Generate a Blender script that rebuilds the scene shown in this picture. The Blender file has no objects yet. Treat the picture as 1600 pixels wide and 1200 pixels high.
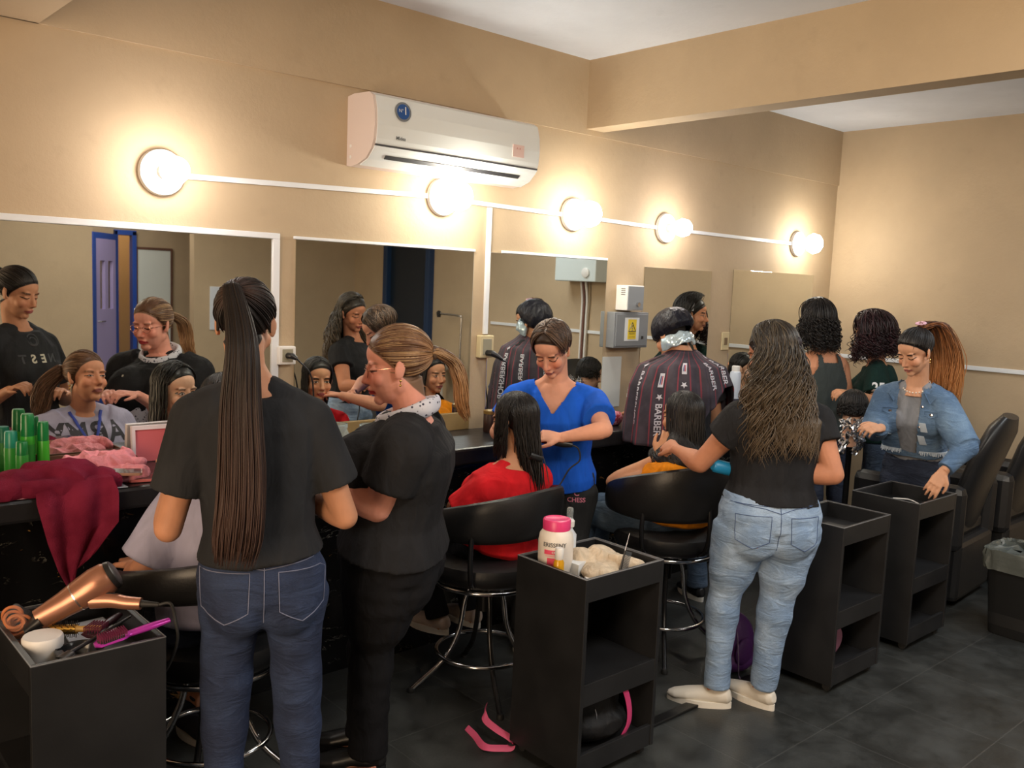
import bpy, bmesh, math, random
import numpy as np
from mathutils import Vector, Matrix
from mathutils.bvhtree import BVHTree
random.seed(7); np.random.seed(7)
SC = bpy.context.scene
COL = SC.collection
pi = math.pi

# ------------------------------------------------------------------ camera, world, light, exposure
def make_camera():
    yaw, pitch, roll, f = 0.729408, 0.1116935, -0.0420955, 1405.2
    F = Vector((math.sin(yaw)*math.cos(pitch), math.cos(yaw)*math.cos(pitch), -math.sin(pitch)))
    R0 = Vector((math.cos(yaw), -math.sin(yaw), 0))
    D0 = F.cross(R0)
    R = R0*math.cos(roll) + D0*math.sin(roll)
    D = D0*math.cos(roll) - R0*math.sin(roll)
    m = Matrix(((R.x, -D.x, -F.x, 0), (R.y, -D.y, -F.y, 0), (R.z, -D.z, -F.z, 1.62), (0, 0, 0, 1)))
    cd = bpy.data.cameras.new('camera'); c = bpy.data.objects.new('camera', cd); COL.objects.link(c)
    c.matrix_world = m
    cd.sensor_width = 36; cd.lens = f/1600*36; cd.clip_start = .05; cd.clip_end = 60
    SC.camera = c
make_camera()
w = bpy.data.worlds.new('world'); SC.world = w; w.use_nodes = True
w.node_tree.nodes['Background'].inputs[0].default_value = (.75, .82, 1, 1)
w.node_tree.nodes['Background'].inputs[1].default_value = .6
SC.view_settings.view_transform = 'Standard'; SC.view_settings.look = 'None'
SC.view_settings.gamma = 1; SC.view_settings.use_curve_mapping = False
SC.view_settings.exposure = 0.0
SC.cycles.max_bounces = 8; SC.cycles.diffuse_bounces = 4; SC.cycles.glossy_bounces = 5
SC.cycles.transmission_bounces = 6; SC.cycles.sample_clamp_indirect = 6

def area_light(name, loc, target, size, energy, color, size_y=None):
    d = bpy.data.lights.new(name, 'AREA'); d.energy = energy; d.color = color; d.size = size
    if size_y: d.shape = 'RECTANGLE'; d.size_y = size_y
    o = bpy.data.objects.new(name, d); COL.objects.link(o); o.location = loc
    o.rotation_euler = (Vector(target)-Vector(loc)).to_track_quat('-Z', 'Y').to_euler()
    o['kind'] = 'structure'
    return o
# unseen fill lights added for brightness: warm from the left, others near the ceiling
area_light('warm_left_fill', (-1.45, .6, 1.35), (3.4, 1.7, 2.3), 1.3, 76, (1, .71, .43), 1.9)  # added warm fill from the unseen left side
area_light('overhead_fill', (2.2, .2, 2.70), (2.2, .2, 0), 1.6, 36, (.95, .98, 1), .5)  # added overhead fill, stands for no known fixture
area_light('warm_beam_fill', (1.5, .2, 2.45), (3.5, 1.0, 2.3), .35, 24, (1, .80, .56), .35)  # added warm fill aimed at the ceiling beam
area_light('overhead_fill.001', (4.75, .6, 2.70), (4.75, .8, 0), 1.2, 32, (.90, .96, 1), .5)  # added cooler fill over the right side
LAMPS = [(1.26, 1.97, 3.4), (2.55, 2.0, 9), (3.41, 1.99, 7), (4.18, 1.975, 3.2), (5.61, 1.97, 6.5)]

# ------------------------------------------------------------------ node materials
class S:
    """socket wrapper with arithmetic"""
    def __init__(s, nt, k): s.nt = nt; s.k = k
    def _m(s, op, *a, clamp=False):
        n = s.nt.nodes.new('ShaderNodeMath'); n.operation = op; n.use_clamp = clamp
        for i, v in enumerate((s,)+a):
            if isinstance(v, S): s.nt.links.new(v.k, n.inputs[i])
            else: n.inputs[i].default_value = v
        return S(s.nt, n.outputs[0])
    def __add__(s, o): return s._m('ADD', o)
    def __sub__(s, o): return s._m('SUBTRACT', o)
    def __mul__(s, o): return s._m('MULTIPLY', o)
    def __truediv__(s, o): return s._m('DIVIDE', o)
    def abs(s): return s._m('ABSOLUTE')
    def gt(s, o): return s._m('GREATER_THAN', o)
    def lt(s, o): return s._m('LESS_THAN', o)
    def mn(s, o): return s._m('MINIMUM', o)
    def mx(s, o): return s._m('MAXIMUM', o)
    def sin(s): return s._m('SINE')
    def frac(s): return s._m('FRACT')
    def step(s, a, b):
        n = s.nt.nodes.new('ShaderNodeMapRange'); n.interpolation_type = 'SMOOTHSTEP'
        s.nt.links.new(s.k, n.inputs[0]); n.inputs[1].default_value = a; n.inputs[2].default_value = b
        return S(s.nt, n.outputs[0])
def c4(c): return (c[0], c[1], c[2], 1)
def srgb(r, g, b):
    f = lambda v: (v/255/12.92) if v/255 <= .04045 else ((v/255+.055)/1.055)**2.4
    return (f(r), f(g), f(b))
class Mat:
    def __init__(s, name, color=(.5, .5, .5), rough=.6, metal=0, spec=None, **kw):
        s.m = bpy.data.materials.new(name); s.m.use_nodes = True; s.nt = s.m.node_tree
        s.b = s.nt.nodes['Principled BSDF']
        s.b.inputs['Base Color'].default_value = c4(color); s.b.inputs['Roughness'].default_value = rough
        s.b.inputs['Metallic'].default_value = metal
        if spec is not None: s.b.inputs['Specular IOR Level'].default_value = spec
        for k, v in kw.items(): s.b.inputs[k.replace('_', ' ')].default_value = v
    def attr(s, name, out='Fac'):
        n = s.nt.nodes.new('ShaderNodeAttribute'); n.attribute_name = name; return S(s.nt, n.outputs[out])
    def coord(s, which='Object'):
        return S(s.nt, s.nt.nodes.new('ShaderNodeTexCoord').outputs[which])
    def sep(s, v):
        n = s.nt.nodes.new('ShaderNodeSeparateXYZ'); s.nt.links.new(v.k, n.inputs[0]); return [S(s.nt, o) for o in n.outputs]
    def comb(s, x, y, z):
        n = s.nt.nodes.new('ShaderNodeCombineXYZ')
        for i, v in enumerate((x, y, z)):
            if isinstance(v, S): s.nt.links.new(v.k, n.inputs[i])
            else: n.inputs[i].default_value = v
        return S(s.nt, n.outputs[0])
    def scale(s, v, sc):
        n = s.nt.nodes.new('ShaderNodeMapping'); s.nt.links.new(v.k, n.inputs[0]); n.inputs['Scale'].default_value = sc; return S(s.nt, n.outputs[0])
    def noise(s, v=None, scale=5, detail=4, rough=.55, dist=0):
        n = s.nt.nodes.new('ShaderNodeTexNoise'); n.inputs['Scale'].default_value = scale
        n.inputs['Detail'].default_value = detail; n.inputs['Roughness'].default_value = rough; n.inputs['Distortion'].default_value = dist
        if v is not None: s.nt.links.new(v.k, n.inputs['Vector'])
        return S(s.nt, n.outputs[0])
    def mix(s, f, a, b):
        n = s.nt.nodes.new('ShaderNodeMix'); n.data_type = 'RGBA'
        for i, v in ((0, f), (6, a), (7, b)):
            if isinstance(v, S): s.nt.links.new(v.k, n.inputs[i])
            else: n.inputs[i].default_value = v if i == 0 else c4(v)
        return S(s.nt, n.outputs[2])
    def set(s, inp, v):
        if isinstance(v, S): s.nt.links.new(v.k, s.b.inputs[inp])
        else: s.b.inputs[inp].default_value = v
        return s
    def bump(s, h, strength=.3, dist=.01):
        n = s.nt.nodes.new('ShaderNodeBump'); n.inputs['Strength'].default_value = strength; n.inputs['Distance'].default_value = dist
        s.nt.links.new(h.k, n.inputs['Height']); s.nt.links.new(n.outputs[0], s.b.inputs['Normal']); return s

_mc = {}
def plain(name, color, rough=.6, metal=0, var=.0, bump=0, bscale=60, **kw):
    key = (name,)
    if key in _mc: return _mc[key]
    M = Mat(name, color, rough, metal, **kw)
    if var:
        n = M.noise(M.coord(), 6, 5)
        M.set('Base Color', M.mix(n.step(.3, .7), tuple(c*(1-var) for c in color), tuple(min(1, c*(1+var)) for c in color)))
    if bump: M.bump(M.noise(M.coord(), bscale, 4), bump, .004)
    _mc[key] = M.m
    return M.m

def wall_mat(name, base):
    M = Mat(name, base, .75)
    v = M.coord()
    n = M.noise(v, 1.3, 5, .6); n2 = M.noise(v, 9, 3)
    c = M.mix(n.step(.3, .7), tuple(x*.93 for x in base), tuple(x*1.06 for x in base))
    c = M.mix(n2.step(.60, .78)*.25, c, tuple(x*.80 for x in base))
    M.set('Base Color', c); M.bump(M.noise(v, 40, 5, .7), .16, .01)
    return M.m
M_wall = wall_mat('tan_wall_paint', srgb(181, 160, 131))
M_ceil = wall_mat('white_ceiling_paint', srgb(214, 219, 228))
def floor_mat():
    M = Mat('dark_tile_floor', (.03, .03, .03), .35)
    x, y, z = M.sep(M.coord())
    fx = (x/.45+.2).frac(); fy = (y/.45+.47).frac()
    g = (fx-.5).abs().mx((fy-.5).abs()).step(.4935, .497)
    n = M.noise(M.coord(), 5, 8, .65); n2 = M.noise(M.coord(), 160, 2)
    c = M.mix(n.step(.3, .72), (.018, .019, .018), (.040, .043, .042))
    c = M.mix(n2.step(.55, .75)*.35, c, (.075, .075, .07))
    c = M.mix(g*.55, c, (.075, .075, .072))
    M.set('Base Color', c); M.set('Roughness', n.step(.25, .75)*.25+.33)
    M.bump(M.noise(M.coord(), 90, 4)-g, .15, .004)
    return M.m
M_floor = floor_mat()
def denim(name, base, light=None):
    M = Mat(name, base, .85)
    light = light or tuple(min(1, c*1.7+.02) for c in base)
    v = M.coord()
    n = M.noise(v, 7, 4); t = M.noise(M.scale(v, (180, 180, 900)), 1, 2); f = M.noise(M.scale(v, (8, 8, 24)), 1, 3, .55, 1.4)
    c = M.mix(n.step(.35, .7), base, light)
    c = M.mix(t.step(.4, .7)*.35, c, tuple(x*.55 for x in base))
    c = M.mix(f.step(.56, .72)*.4, c, tuple(min(1, x*1.3) for x in light))
    M.set('Base Color', c); M.bump(f*.8+t*.1, .6, .024)
    return M.m
def cloth(name, base, rough=.9, bump=.35, fold=18):
    M = Mat(name, base, rough, spec=.2)
    v = M.coord(); n = M.noise(M.scale(v, (1, 1, .45)), fold, 3, .5, .6)
    M.set('Base Color', M.mix(n.step(.3, .75), tuple(c*.85 for c in base), tuple(c*1.12 for c in base)))
    M.bump(n+M.noise(v, 500, 2)*.03, bump*1.3, .025)
    return M.m
def leather(name='black_leatherette', base=(.012, .012, .013)):
    M = Mat(name, base, .38)
    M.bump(M.noise(M.coord(), 120, 4)*.3+M.noise(M.coord(), 9, 3), .25, .006); return M.m
M_leather = leather()
M_chrome = plain('chrome_tube', (.62, .62, .64), .16, 1)
M_blackmetal = plain('black_gloss_metal', (.02, .02, .022), .25, .3)
M_white = plain('white_plastic', srgb(228, 226, 222), .4)
M_whitepaint = plain('white_gloss_trim', srgb(225, 228, 232), .35)
M_cart = plain('black_laminate', (.013, .013, .014), .42, var=.25)
M_carte = plain('black_laminate_edge', (.045, .045, .048), .5)
M_black = plain('black_plastic', (.012, .012, .013), .35)
M_rubber = plain('black_rubber', (.015, .015, .015), .6)

# ------------------------------------------------------------------ mesh building
def nrm(v): v = np.asarray(v, float); return v/(np.linalg.norm(v)+1e-12)
def V3(*a): return np.array(a, float)
class MB:
    def __init__(s): s.v = []; s.f = []; s.n = 0; s.mi = []; s.sm = []
    def add(s, v, f, mi=0, smooth=True):
        v = np.asarray(v, float).reshape(-1, 3)
        s.v.append(v); s.f += [tuple(int(i)+s.n for i in q) for q in f]; s.mi += [mi]*len(f); s.sm += [smooth]*len(f); s.n += len(v); return s
    def box(s, a, b, mi=0):
        (x0, y0, z0), (x1, y1, z1) = a, b
        v = [(x0, y0, z0), (x1, y0, z0), (x1, y1, z0), (x0, y1, z0), (x0, y0, z1), (x1, y0, z1), (x1, y1, z1), (x0, y1, z1)]
        return s.add(v, [(0, 3, 2, 1), (4, 5, 6, 7), (0, 1, 5, 4), (1, 2, 6, 5), (2, 3, 7, 6), (3, 0, 4, 7)], mi, False)
    def rbox(s, a, b, r=.005, mi=0):
        """box with rounded vertical and horizontal edges (chamfered)"""
        bm = bmesh.new(); bmesh.ops.create_cube(bm, size=1)
        a = V3(*a); b = V3(*b); c = (a+b)/2; d = b-a
        for v in bm.verts: v.co = Vector(c+np.array(v.co)*d)
        bmesh.ops.bevel(bm, geom=list(bm.edges), offset=r, segments=2, affect='EDGES', profile=.5)
        v = [tuple(x.co) for x in bm.verts]; bm.verts.index_update(); f = [[x.index for x in q.verts] for q in bm.faces]; bm.free()
        return s.add(v, f, mi, False)
    def tube(s, pts, rad, n=12, caps=True, mi=0, up=None, closed=False, flat=None):
        """rad: float, list of floats or (rx, ry) per point; up orients rx"""
        P = np.asarray(pts, float); m = len(P)
        if np.isscalar(rad) or (isinstance(rad, tuple) and len(rad) == 2 and m != 2): rad = [rad]*m
        elif isinstance(rad, tuple) and m == 2 and flat: rad = [rad]*m
        R = np.array([(r, r) if np.isscalar(r) else tuple(r) for r in rad], float)
        T = np.gradient(P, axis=0)
        if closed: T = np.roll(P, -1, 0)-np.roll(P, 1, 0)
        T /= (np.linalg.norm(T, axis=1, keepdims=True)+1e-12)
        a = np.asarray(up, float) if up is not None else (V3(0, 0, 1) if abs(T[0, 2]) < .9 else V3(1, 0, 0))
        ang = np.linspace(0, 2*pi, n, endpoint=False); vs = []
        x = None
        for i in range(m):
            if up is not None: x = a-T[i]*(a@T[i])
            else:
                x = (a if x is None else x); x = x-T[i]*(x@T[i])
            x = nrm(x); y = np.cross(T[i], x)
            vs.append(P[i]+np.outer(np.cos(ang)*R[i, 0], x)+np.outer(np.sin(ang)*R[i, 1], y))
        f = []
        for i in range(m if closed else m-1):
            j = (i+1) % m
            for k in range(n):
                l = (k+1) % n; f.append((i*n+k, i*n+l, j*n+l, j*n+k))
        if caps and not closed: f += [tuple(range(n))[::-1], tuple(range((m-1)*n, m*n))]
        return s.add(np.concatenate(vs), f, mi)
    def ell(s, c, r, rot=None, n=16, m=10, mi=0):
        v = [(0, 0, 1)]
        for i in range(1, m):
            t = pi*i/m
            for k in range(n): v.append((math.sin(t)*math.cos(2*pi*k/n), math.sin(t)*math.sin(2*pi*k/n), math.cos(t)))
        v.append((0, 0, -1)); v = np.array(v)*(np.array(r) if not np.isscalar(r) else r)
        if rot is not None: v = v@np.asarray(rot, float).T   # rot columns = axes
        v = v+np.asarray(c, float); f = []
        for k in range(n): f.append((0, 1+k, 1+(k+1) % n))
        for i in range(m-2):
            for k in range(n):
                a = 1+i*n+k; b = 1+i*n+(k+1) % n; f.append((a, a+n, b+n, b))
        L = len(v)-1
        for k in range(n): f.append((L, 1+(m-2)*n+(k+1) % n, 1+(m-2)*n+k))
        return s.add(v, f, mi)
    def lathe(s, prof, c=(0, 0, 0), n=24, mi=0, axis=None, cap=True):
        v = []; m = len(prof)
        for r, z in prof:
            for k in range(n): v.append((r*math.cos(2*pi*k/n), r*math.sin(2*pi*k/n), z))
        v = np.array(v)
        if axis is not None:
            z = nrm(axis); x = nrm(np.cross(V3(0, 0, 1) if abs(z[2]) < .9 else V3(1, 0, 0), z)); y = np.cross(z, x)
            v = v@np.array([x, y, z])
        f = []
        for i in range(m-1):
            for k in range(n):
                l = (k+1) % n; f.append((i*n+k, i*n+l, (i+1)*n+l, (i+1)*n+k))
        if cap: f += [tuple(range(n))[::-1], tuple(range((m-1)*n, m*n))]
        return s.add(v+np.asarray(c, float), f, mi)
    def grid(s, fn, nu, nv, thick=0, mi=0, wrap=False):
        """fn(u,v) -> point, u,v in 0..1 ; thick gives a closed slab along -normal"""
        P = np.array([[fn(i/(nu-1), j/(nv-1)) for j in range(nv)] for i in range(nu)], float)
        idx = lambda i, j, o=0: i*nv+j+o
        f = [(idx(i, j), idx(i+1, j), idx(i+1, j+1), idx(i, j+1)) for i in range(nu-1) for j in range(nv-1)]
        v = P.reshape(-1, 3)
        if thick:
            N = np.cross(np.gradient(P, axis=0), np.gradient(P, axis=1)); N /= (np.linalg.norm(N, axis=2, keepdims=True)+1e-12)
            Q = (P-N*thick).reshape(-1, 3); o = len(v)
            f += [tuple(k+o for k in q[::-1]) for q in list(f)]
            for i in range(nu-1):
                f.append((idx(i, 0), idx(i, 0, o), idx(i+1, 0, o), idx(i+1, 0))); f.append((idx(i, nv-1), idx(i+1, nv-1), idx(i+1, nv-1, o), idx(i, nv-1, o)))
            for j in range(nv-1):
                f.append((idx(0, j), idx(0, j+1), idx(0, j+1, o), idx(0, j, o))); f.append((idx(nu-1, j), idx(nu-1, j, o), idx(nu-1, j+1, o), idx(nu-1, j+1)))
            v = np.concatenate([v, Q])
        return s.add(v, f, mi)
    def prism(s, poly, z0, z1, frame=None, mi=0):
        """polygon (x,y) extruded z0..z1; frame = (origin, X, Y, Z)"""
        n = len(poly); v = [(x, y, z0) for x, y in poly]+[(x, y, z1) for x, y in poly]
        v = np.array(v, float)
        if frame is not None:
            o, X, Y, Z = [np.asarray(q, float) for q in frame]; v = o+v@np.array([X, Y, Z])
        f = [tuple(range(n))[::-1], tuple(range(n, 2*n))]+[(i, (i+1) % n, (i+1) % n+n, i+n) for i in range(n)]
        return s.add(v, f, mi, False)
    def arr(s): return np.concatenate(s.v) if s.v else np.zeros((0, 3))
    def mesh(s, name, org=(0, 0, 0)):
        me = bpy.data.meshes.new(name); me.from_pydata((s.arr()-np.asarray(org, float)).tolist(), [], s.f)
        me.polygons.foreach_set('use_smooth', s.sm); me.polygons.foreach_set('material_index', s.mi); me.update(); return me

def link(name, me, mats, parent=None, loc=(0, 0, 0)):
    o = bpy.data.objects.new(name, me); COL.objects.link(o)
    for m in (mats if isinstance(mats, (list, tuple)) else [mats]):
        if m is not None: me.materials.append(m)
    o.location = loc
    if parent is not None: o.parent = parent
    return o
def smooth_by_angle(me, ang=40):
    """mark sharp edges so that smooth shaded parts keep their corners"""
    bm = bmesh.new(); bm.from_mesh(me)
    bmesh.ops.recalc_face_normals(bm, faces=bm.faces)
    for e in bm.edges:
        if len(e.link_faces) == 2 and e.calc_face_angle(0) > math.radians(ang): e.smooth = False
    bm.to_mesh(me); bm.free()
def tag(o, label=None, cat=None, group=None, kind=None):
    if label: o['label'] = label
    if cat: o['category'] = cat
    if group: o['group'] = group
    if kind: o['kind'] = kind
    return o
def thing(name, label, cat, loc=(0, 0, 0), rz=0, group=None):
    o = bpy.data.objects.new(name, None); COL.objects.link(o); o.empty_display_size = .05
    o.location = loc; o.rotation_euler = (0, 0, rz); return tag(o, label, cat, group)
def part(name, mb, mats, root, label=None, grand=None):
    """mesh child of root, vertices given in world space (root has no rotation)"""
    org = V3(*root.location)
    if grand is not None: org = org+V3(*grand.location)
    me = mb.mesh(name, org); smooth_by_angle(me)
    o = link(name, me, mats, grand if grand is not None else root)
    if label: o['label'] = label
    return o
def lpart(name, mb, mats, root, label=None):
    """mesh child given in the local space of root"""
    me = mb.mesh(name); smooth_by_angle(me); o = link(name, me, mats, root)
    if label: o['label'] = label
    return o
def solo(name, mb, mats, label, cat, group=None, org=None):
    A = mb.arr(); org = V3(*org) if org is not None else V3(*( (A.min(0)+A.max(0))/2)[:2], A[:, 2].min())
    me = mb.mesh(name, org); smooth_by_angle(me); o = link(name, me, mats, None, org); return tag(o, label, cat, group)
def struct(name, mb, mats):
    me = mb.mesh(name); smooth_by_angle(me); o = link(name, me, mats); o['kind'] = 'structure'; return o
def text_data(s, size=1.0, align='CENTER', bold=0):
    cu = bpy.data.curves.new('lettering', 'FONT'); cu.body = s; cu.size = size; cu.align_x = align; cu.align_y = 'CENTER'
    cu.offset = bold
    o = bpy.data.objects.new('lettering', cu); COL.objects.link(o)
    dg = bpy.context.evaluated_depsgraph_get(); me = bpy.data.meshes.new_from_object(o.evaluated_get(dg))
    bm = bmesh.new(); bm.from_mesh(me); bmesh.ops.triangulate(bm, faces=bm.faces)
    for it in range(3):
        es = [e for e in bm.edges if e.calc_length() > size*.18]
        if not es: break
        bmesh.ops.subdivide_edges(bm, edges=es, cuts=1); bmesh.ops.triangulate(bm, faces=bm.faces)
    v = np.array([tuple(x.co) for x in bm.verts]); bm.verts.index_update(); f = [[x.index for x in q.verts] for q in bm.faces]
    bm.free(); bpy.data.objects.remove(o); bpy.data.meshes.remove(me); return v, f
def text_on(name, s, size, origin, X, Y, mat, root, depth=.0015, target=None, mirror=False, bold=0, local=False):
    """letters laid in the plane origin,X,Y; when target (bvh in world space) is given they are pressed on to that surface"""
    v, f = text_data(s, size, bold=bold); X = nrm(X); Y = nrm(Y); N = np.cross(X, Y)
    P = V3(*origin)+np.outer(v[:, 0], X)+np.outer(v[:, 1], Y)
    if target is not None:
        for i in range(len(P)):
            h = target.ray_cast(Vector(P[i]+N*.12), Vector(-N), .4)
            if h[0] is not None: P[i] = np.array(h[0])+N*depth*1.6
    else: P = P+N*depth
    mb = MB(); mb.add(P, f)
    org = V3(*root.location) if (root is not None and not local) else V3(0, 0, 0)
    me = mb.mesh(name, org); return link(name, me, mat, root)
def bvh_of(objs):
    vs = []; fs = []; n = 0
    for o in objs:
        off = V3(*o.location)+(V3(*o.parent.location) if o.parent else 0)
        a = np.empty(len(o.data.vertices)*3); o.data.vertices.foreach_get('co', a); a = a.reshape(-1, 3)+off
        vs += a.tolist(); fs += [tuple(i+n for i in p.vertices) for p in o.data.polygons]; n = len(vs)
    return BVHTree.FromPolygons(vs, fs)
def fuse(mb, voxel, smooth=3, fac=.5):
    me = mb.mesh('tmp'); o = link('tmp', me, None)
    m = o.modifiers.new('r', 'REMESH'); m.mode = 'VOXEL'; m.voxel_size = voxel; m.adaptivity = 0
    if smooth:
        q = o.modifiers.new('s', 'SMOOTH'); q.factor = fac; q.iterations = smooth
    dg = bpy.context.evaluated_depsgraph_get(); dg.update()
    r = bpy.data.meshes.new_from_object(o.evaluated_get(dg))
    bpy.data.objects.remove(o); bpy.data.meshes.remove(me); return r
def get_co(me):
    a = np.empty(len(me.vertices)*3); me.vertices.foreach_get('co', a); return a.reshape(-1, 3)
def set_co(me, a):
    me.vertices.foreach_set('co', a.ravel()); me.update()
def get_no(me):
    a = np.empty(len(me.vertices)*3); me.vertices.foreach_get('normal', a); return a.reshape(-1, 3)
def shade(me): me.polygons.foreach_set('use_smooth', [True]*len(me.polygons)); me.update()
def wav(P, k, seed, stretch=(1, 1, 1), n=7):
    """cheap smooth pseudo noise, -1..1"""
    rs = np.random.RandomState(seed); Q = P*np.array(stretch); o = np.zeros(len(P))
    for i in range(n):
        d = nrm(rs.randn(3)); ph = rs.rand()*6.28; kk = k*(0.6+rs.rand()*1.1)
        o += np.sin(kk*(Q@d)+ph+1.3*np.sin(kk*.45*(Q@nrm(rs.randn(3)))+rs.rand()*6))
    return o/n*1.6
def copy_tree(o, parent=None):
    c = o.copy(); COL.objects.link(c)
    if parent is not None: c.parent = parent
    for ch in list(o.children): copy_tree(ch, c)
    return c
def spline(pts, n):
    P = np.asarray(pts, float); m = len(P)
    if m == 2: return P[0]+np.outer(np.linspace(0, 1, n), P[1]-P[0])
    Q = np.vstack([2*P[0]-P[1], P, 2*P[-1]-P[-2]]); out = []
    for t in np.linspace(0, m-1-1e-9, n):
        i = int(t); u = t-i; a, b, c, d = Q[i], Q[i+1], Q[i+2], Q[i+3]
        out.append(.5*((2*b)+(-a+c)*u+(2*a-5*b+4*c-d)*u*u+(-a+3*b-3*c+d)*u**3))
    return np.array(out)

# ------------------------------------------------------------------ people
def azf(deg): a = math.radians(deg); return V3(math.sin(a), math.cos(a), 0)
def azr(deg): a = math.radians(deg); return V3(math.cos(a), -math.sin(a), 0)
UP = V3(0, 0, 1)
class Frame:
    """head frame: columns right, forward, up; yaw as compass azimuth, pitch > 0 looks down, roll > 0 tilts to the person's right"""
    def __init__(s, c, yaw, pitch=0, roll=0, k=1.0):
        f = azf(yaw); r = azr(yaw); u = UP.copy(); p = math.radians(pitch)
        f2 = f*math.cos(p)-u*math.sin(p); u2 = u*math.cos(p)+f*math.sin(p)
        q = math.radians(roll); r3 = r*math.cos(q)-u2*math.sin(q); u3 = u2*math.cos(q)+r*math.sin(q)
        s.c = V3(*c); s.M = np.array([r3, f2, u3]).T*k; s.k = k; s.A = np.array([r3, f2, u3]).T
    def w(s, p): return np.asarray(p, float)@s.M.T+s.c
    def l(s, p): return (np.asarray(p, float)-s.c)@s.A/s.k
def skin_mat(name, base, lip=(.42, .12, .11), hair=(.012, .009, .008), iris=(.03, .015, .01), open_=0.0, brow=.8, blush=.35, doll=False, hl=0.0):
    M = Mat(name, base, .58, spec=.28)
    M.b.inputs['Subsurface Weight'].default_value = .06
    M.b.inputs['Subsurface Radius'].default_value = (.02, .008, .005)
    x, y, z = M.sep(M.attr('hc', 'Vector')); X = x.abs(); n = M.noise(M.coord(), 14, 4)
    c = M.mix(n.step(.3, .7), tuple(b*.92 for b in base), tuple(min(1, b*1.07) for b in base))
    infront = y.step(.045, .055)*y.lt(.125)*X.lt(.08)*z.abs().lt(.11)
    def ell(cx, cz, rx, rz, soft=.18, xs=None):
        dx = ((X if xs is None else xs)-cx)/rx; dz = (z-cz)/rz; d = (dx*dx+dz*dz)
        return (d.step(1+soft, 1-soft))*infront
    c = M.mix(ell(.036, -.028, .026, .022, .8)*blush, c, (base[0]*1.0, base[1]*.68, base[2]*.62))
    c = M.mix(ell(0, -.036, .014, .012, .8)*blush*.8, c, (base[0]*1.0, base[1]*.70, base[2]*.65))
    zz = z+(X*X)*9
    lipm = ((X-0)/.024); lipz = (zz-(-.0655))/.0088
    d = lipm*lipm+lipz*lipz
    c = M.mix(d.step(1.25, .8)*infront, c, lip)
    ml = (zz+.0655).abs().step(.0016, .0006)*X.lt(.021)*infront
    c = M.mix(ml*.8, c, tuple(v*.25 for v in lip))
    c = M.mix(ell(.007, -.043, .0035, .0022, .4)*.7, c, tuple(b*.25 for b in base))       # nostrils
    # brows
    bz = z-(.0205)-(X-.03)*.12+((X-.032)*(X-.032))*9
    bm = bz.abs().step(.0062, .0028)*X.step(.011, .017)*X.step(.052, .044)*infront
    c = M.mix(bm*brow, c, hair)
    # eyes
    if open_ > 0:
        h = .0062*open_
        ex = (X-.031)/.0150; ez = (z-.0005)/h; e = (ex*ex+ez*ez).step(1.12, .88)*infront
        ix = (X-.0315); iz = z-.0005; i2 = (ix*ix+iz*iz)
        col = M.mix(i2.lt(.0058**2), (.62, .58, .55), iris)
        col = M.mix(i2.lt(.0026**2), col, (.004, .004, .004))
        c = M.mix(e, c, col)
        l = ((z-.0005)-(ex*ex)*(-h)-h).abs().step(.0024, .0009)*ex.abs().lt(1.08)*infront
        c = M.mix(l, c, (.01, .008, .008))
        l2 = ((z-.0005)+(ex*ex)*(-h)+h).abs().step(.0014, .0004)*ex.abs().lt(1.0)*infront
        c = M.mix(l2*.5, c, (.05, .03, .03))
    else:
        ex = (X-.031)/.0150
        l = (z+.0048-(ex*ex)*.003).abs().step(.0040, .0016)*ex.abs().lt(1.15)*infront
        c = M.mix(l*.92, c, (.02, .012, .01))
        c = M.mix(ell(.031, .007, .018, .006, .6)*.3, c, tuple(b*.6 for b in base))
    if not doll:
        s = z-(y*1.15)+.018+hl-(X-.05).mx(0)*.5
        c = M.mix(s.step(-.003, .004)*(X.lt(.0745))*y.lt(.12)*z.lt(.16)*z.gt(-.115)*y.gt(-.13), c, hair)
    M.set('Base Color', c)
    M.bump(M.noise(M.coord(), 300, 2), .06, .002)
    return M.m
def nail(): return None
def head_parts(mb, H, ears=True, jaw=1.0):
    R = H.A
    def e(c, r): mb.ell(H.w(c), np.array(r)*H.k, R, 20, 14)
    e((0, -.015, .036), (.073, .092, .080))
    e((0, .026, -.030), (.056*jaw, .060, .084)); e((0, .002, -.052), (.056*jaw, .056, .046))
    e((0, .064, -.094), (.022*jaw, .018, .019)); e((0, .030, .042), (.062, .056, .054))
    for s in (-1, 1):
        e((s*.036, .054, -.030), (.026, .026, .026))
        e((s*.0095, .090, -.038), (.008, .010, .007))
        e((s*.031, .071, .001), (.0165, .0118, .0120))
        e((s*.030, .075, .021), (.021, .010, .007))
        if ears:
            mb.ell(H.w((s*.076, -.010, -.004)), np.array((.006, .019, .032))*H.k, R@np.array([[1, 0, 0], [0, .96, .28], [0, -.28, .96]]).T@np.array([[.92, s*.39, 0], [-s*.39, .92, 0], [0, 0, 1]]), 14, 10)
            e((s*.073, .004, -.024), (.006, .008, .010))
    mb.tube(H.w([(0, .078, .018), (0, .088, -.005), (0, .098, -.024), (0, .103, -.034), (0, .096, -.042)]), [.0075*H.k, .008*H.k, .0095*H.k, .0115*H.k, .006*H.k], 12)
    e((0, .086, -.0605), (.0225, .010, .0058)); e((0, .0845, -.0715), (.0190, .0100, .0066)); e((0, .080, -.05), (.02, .008, .012))
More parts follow.
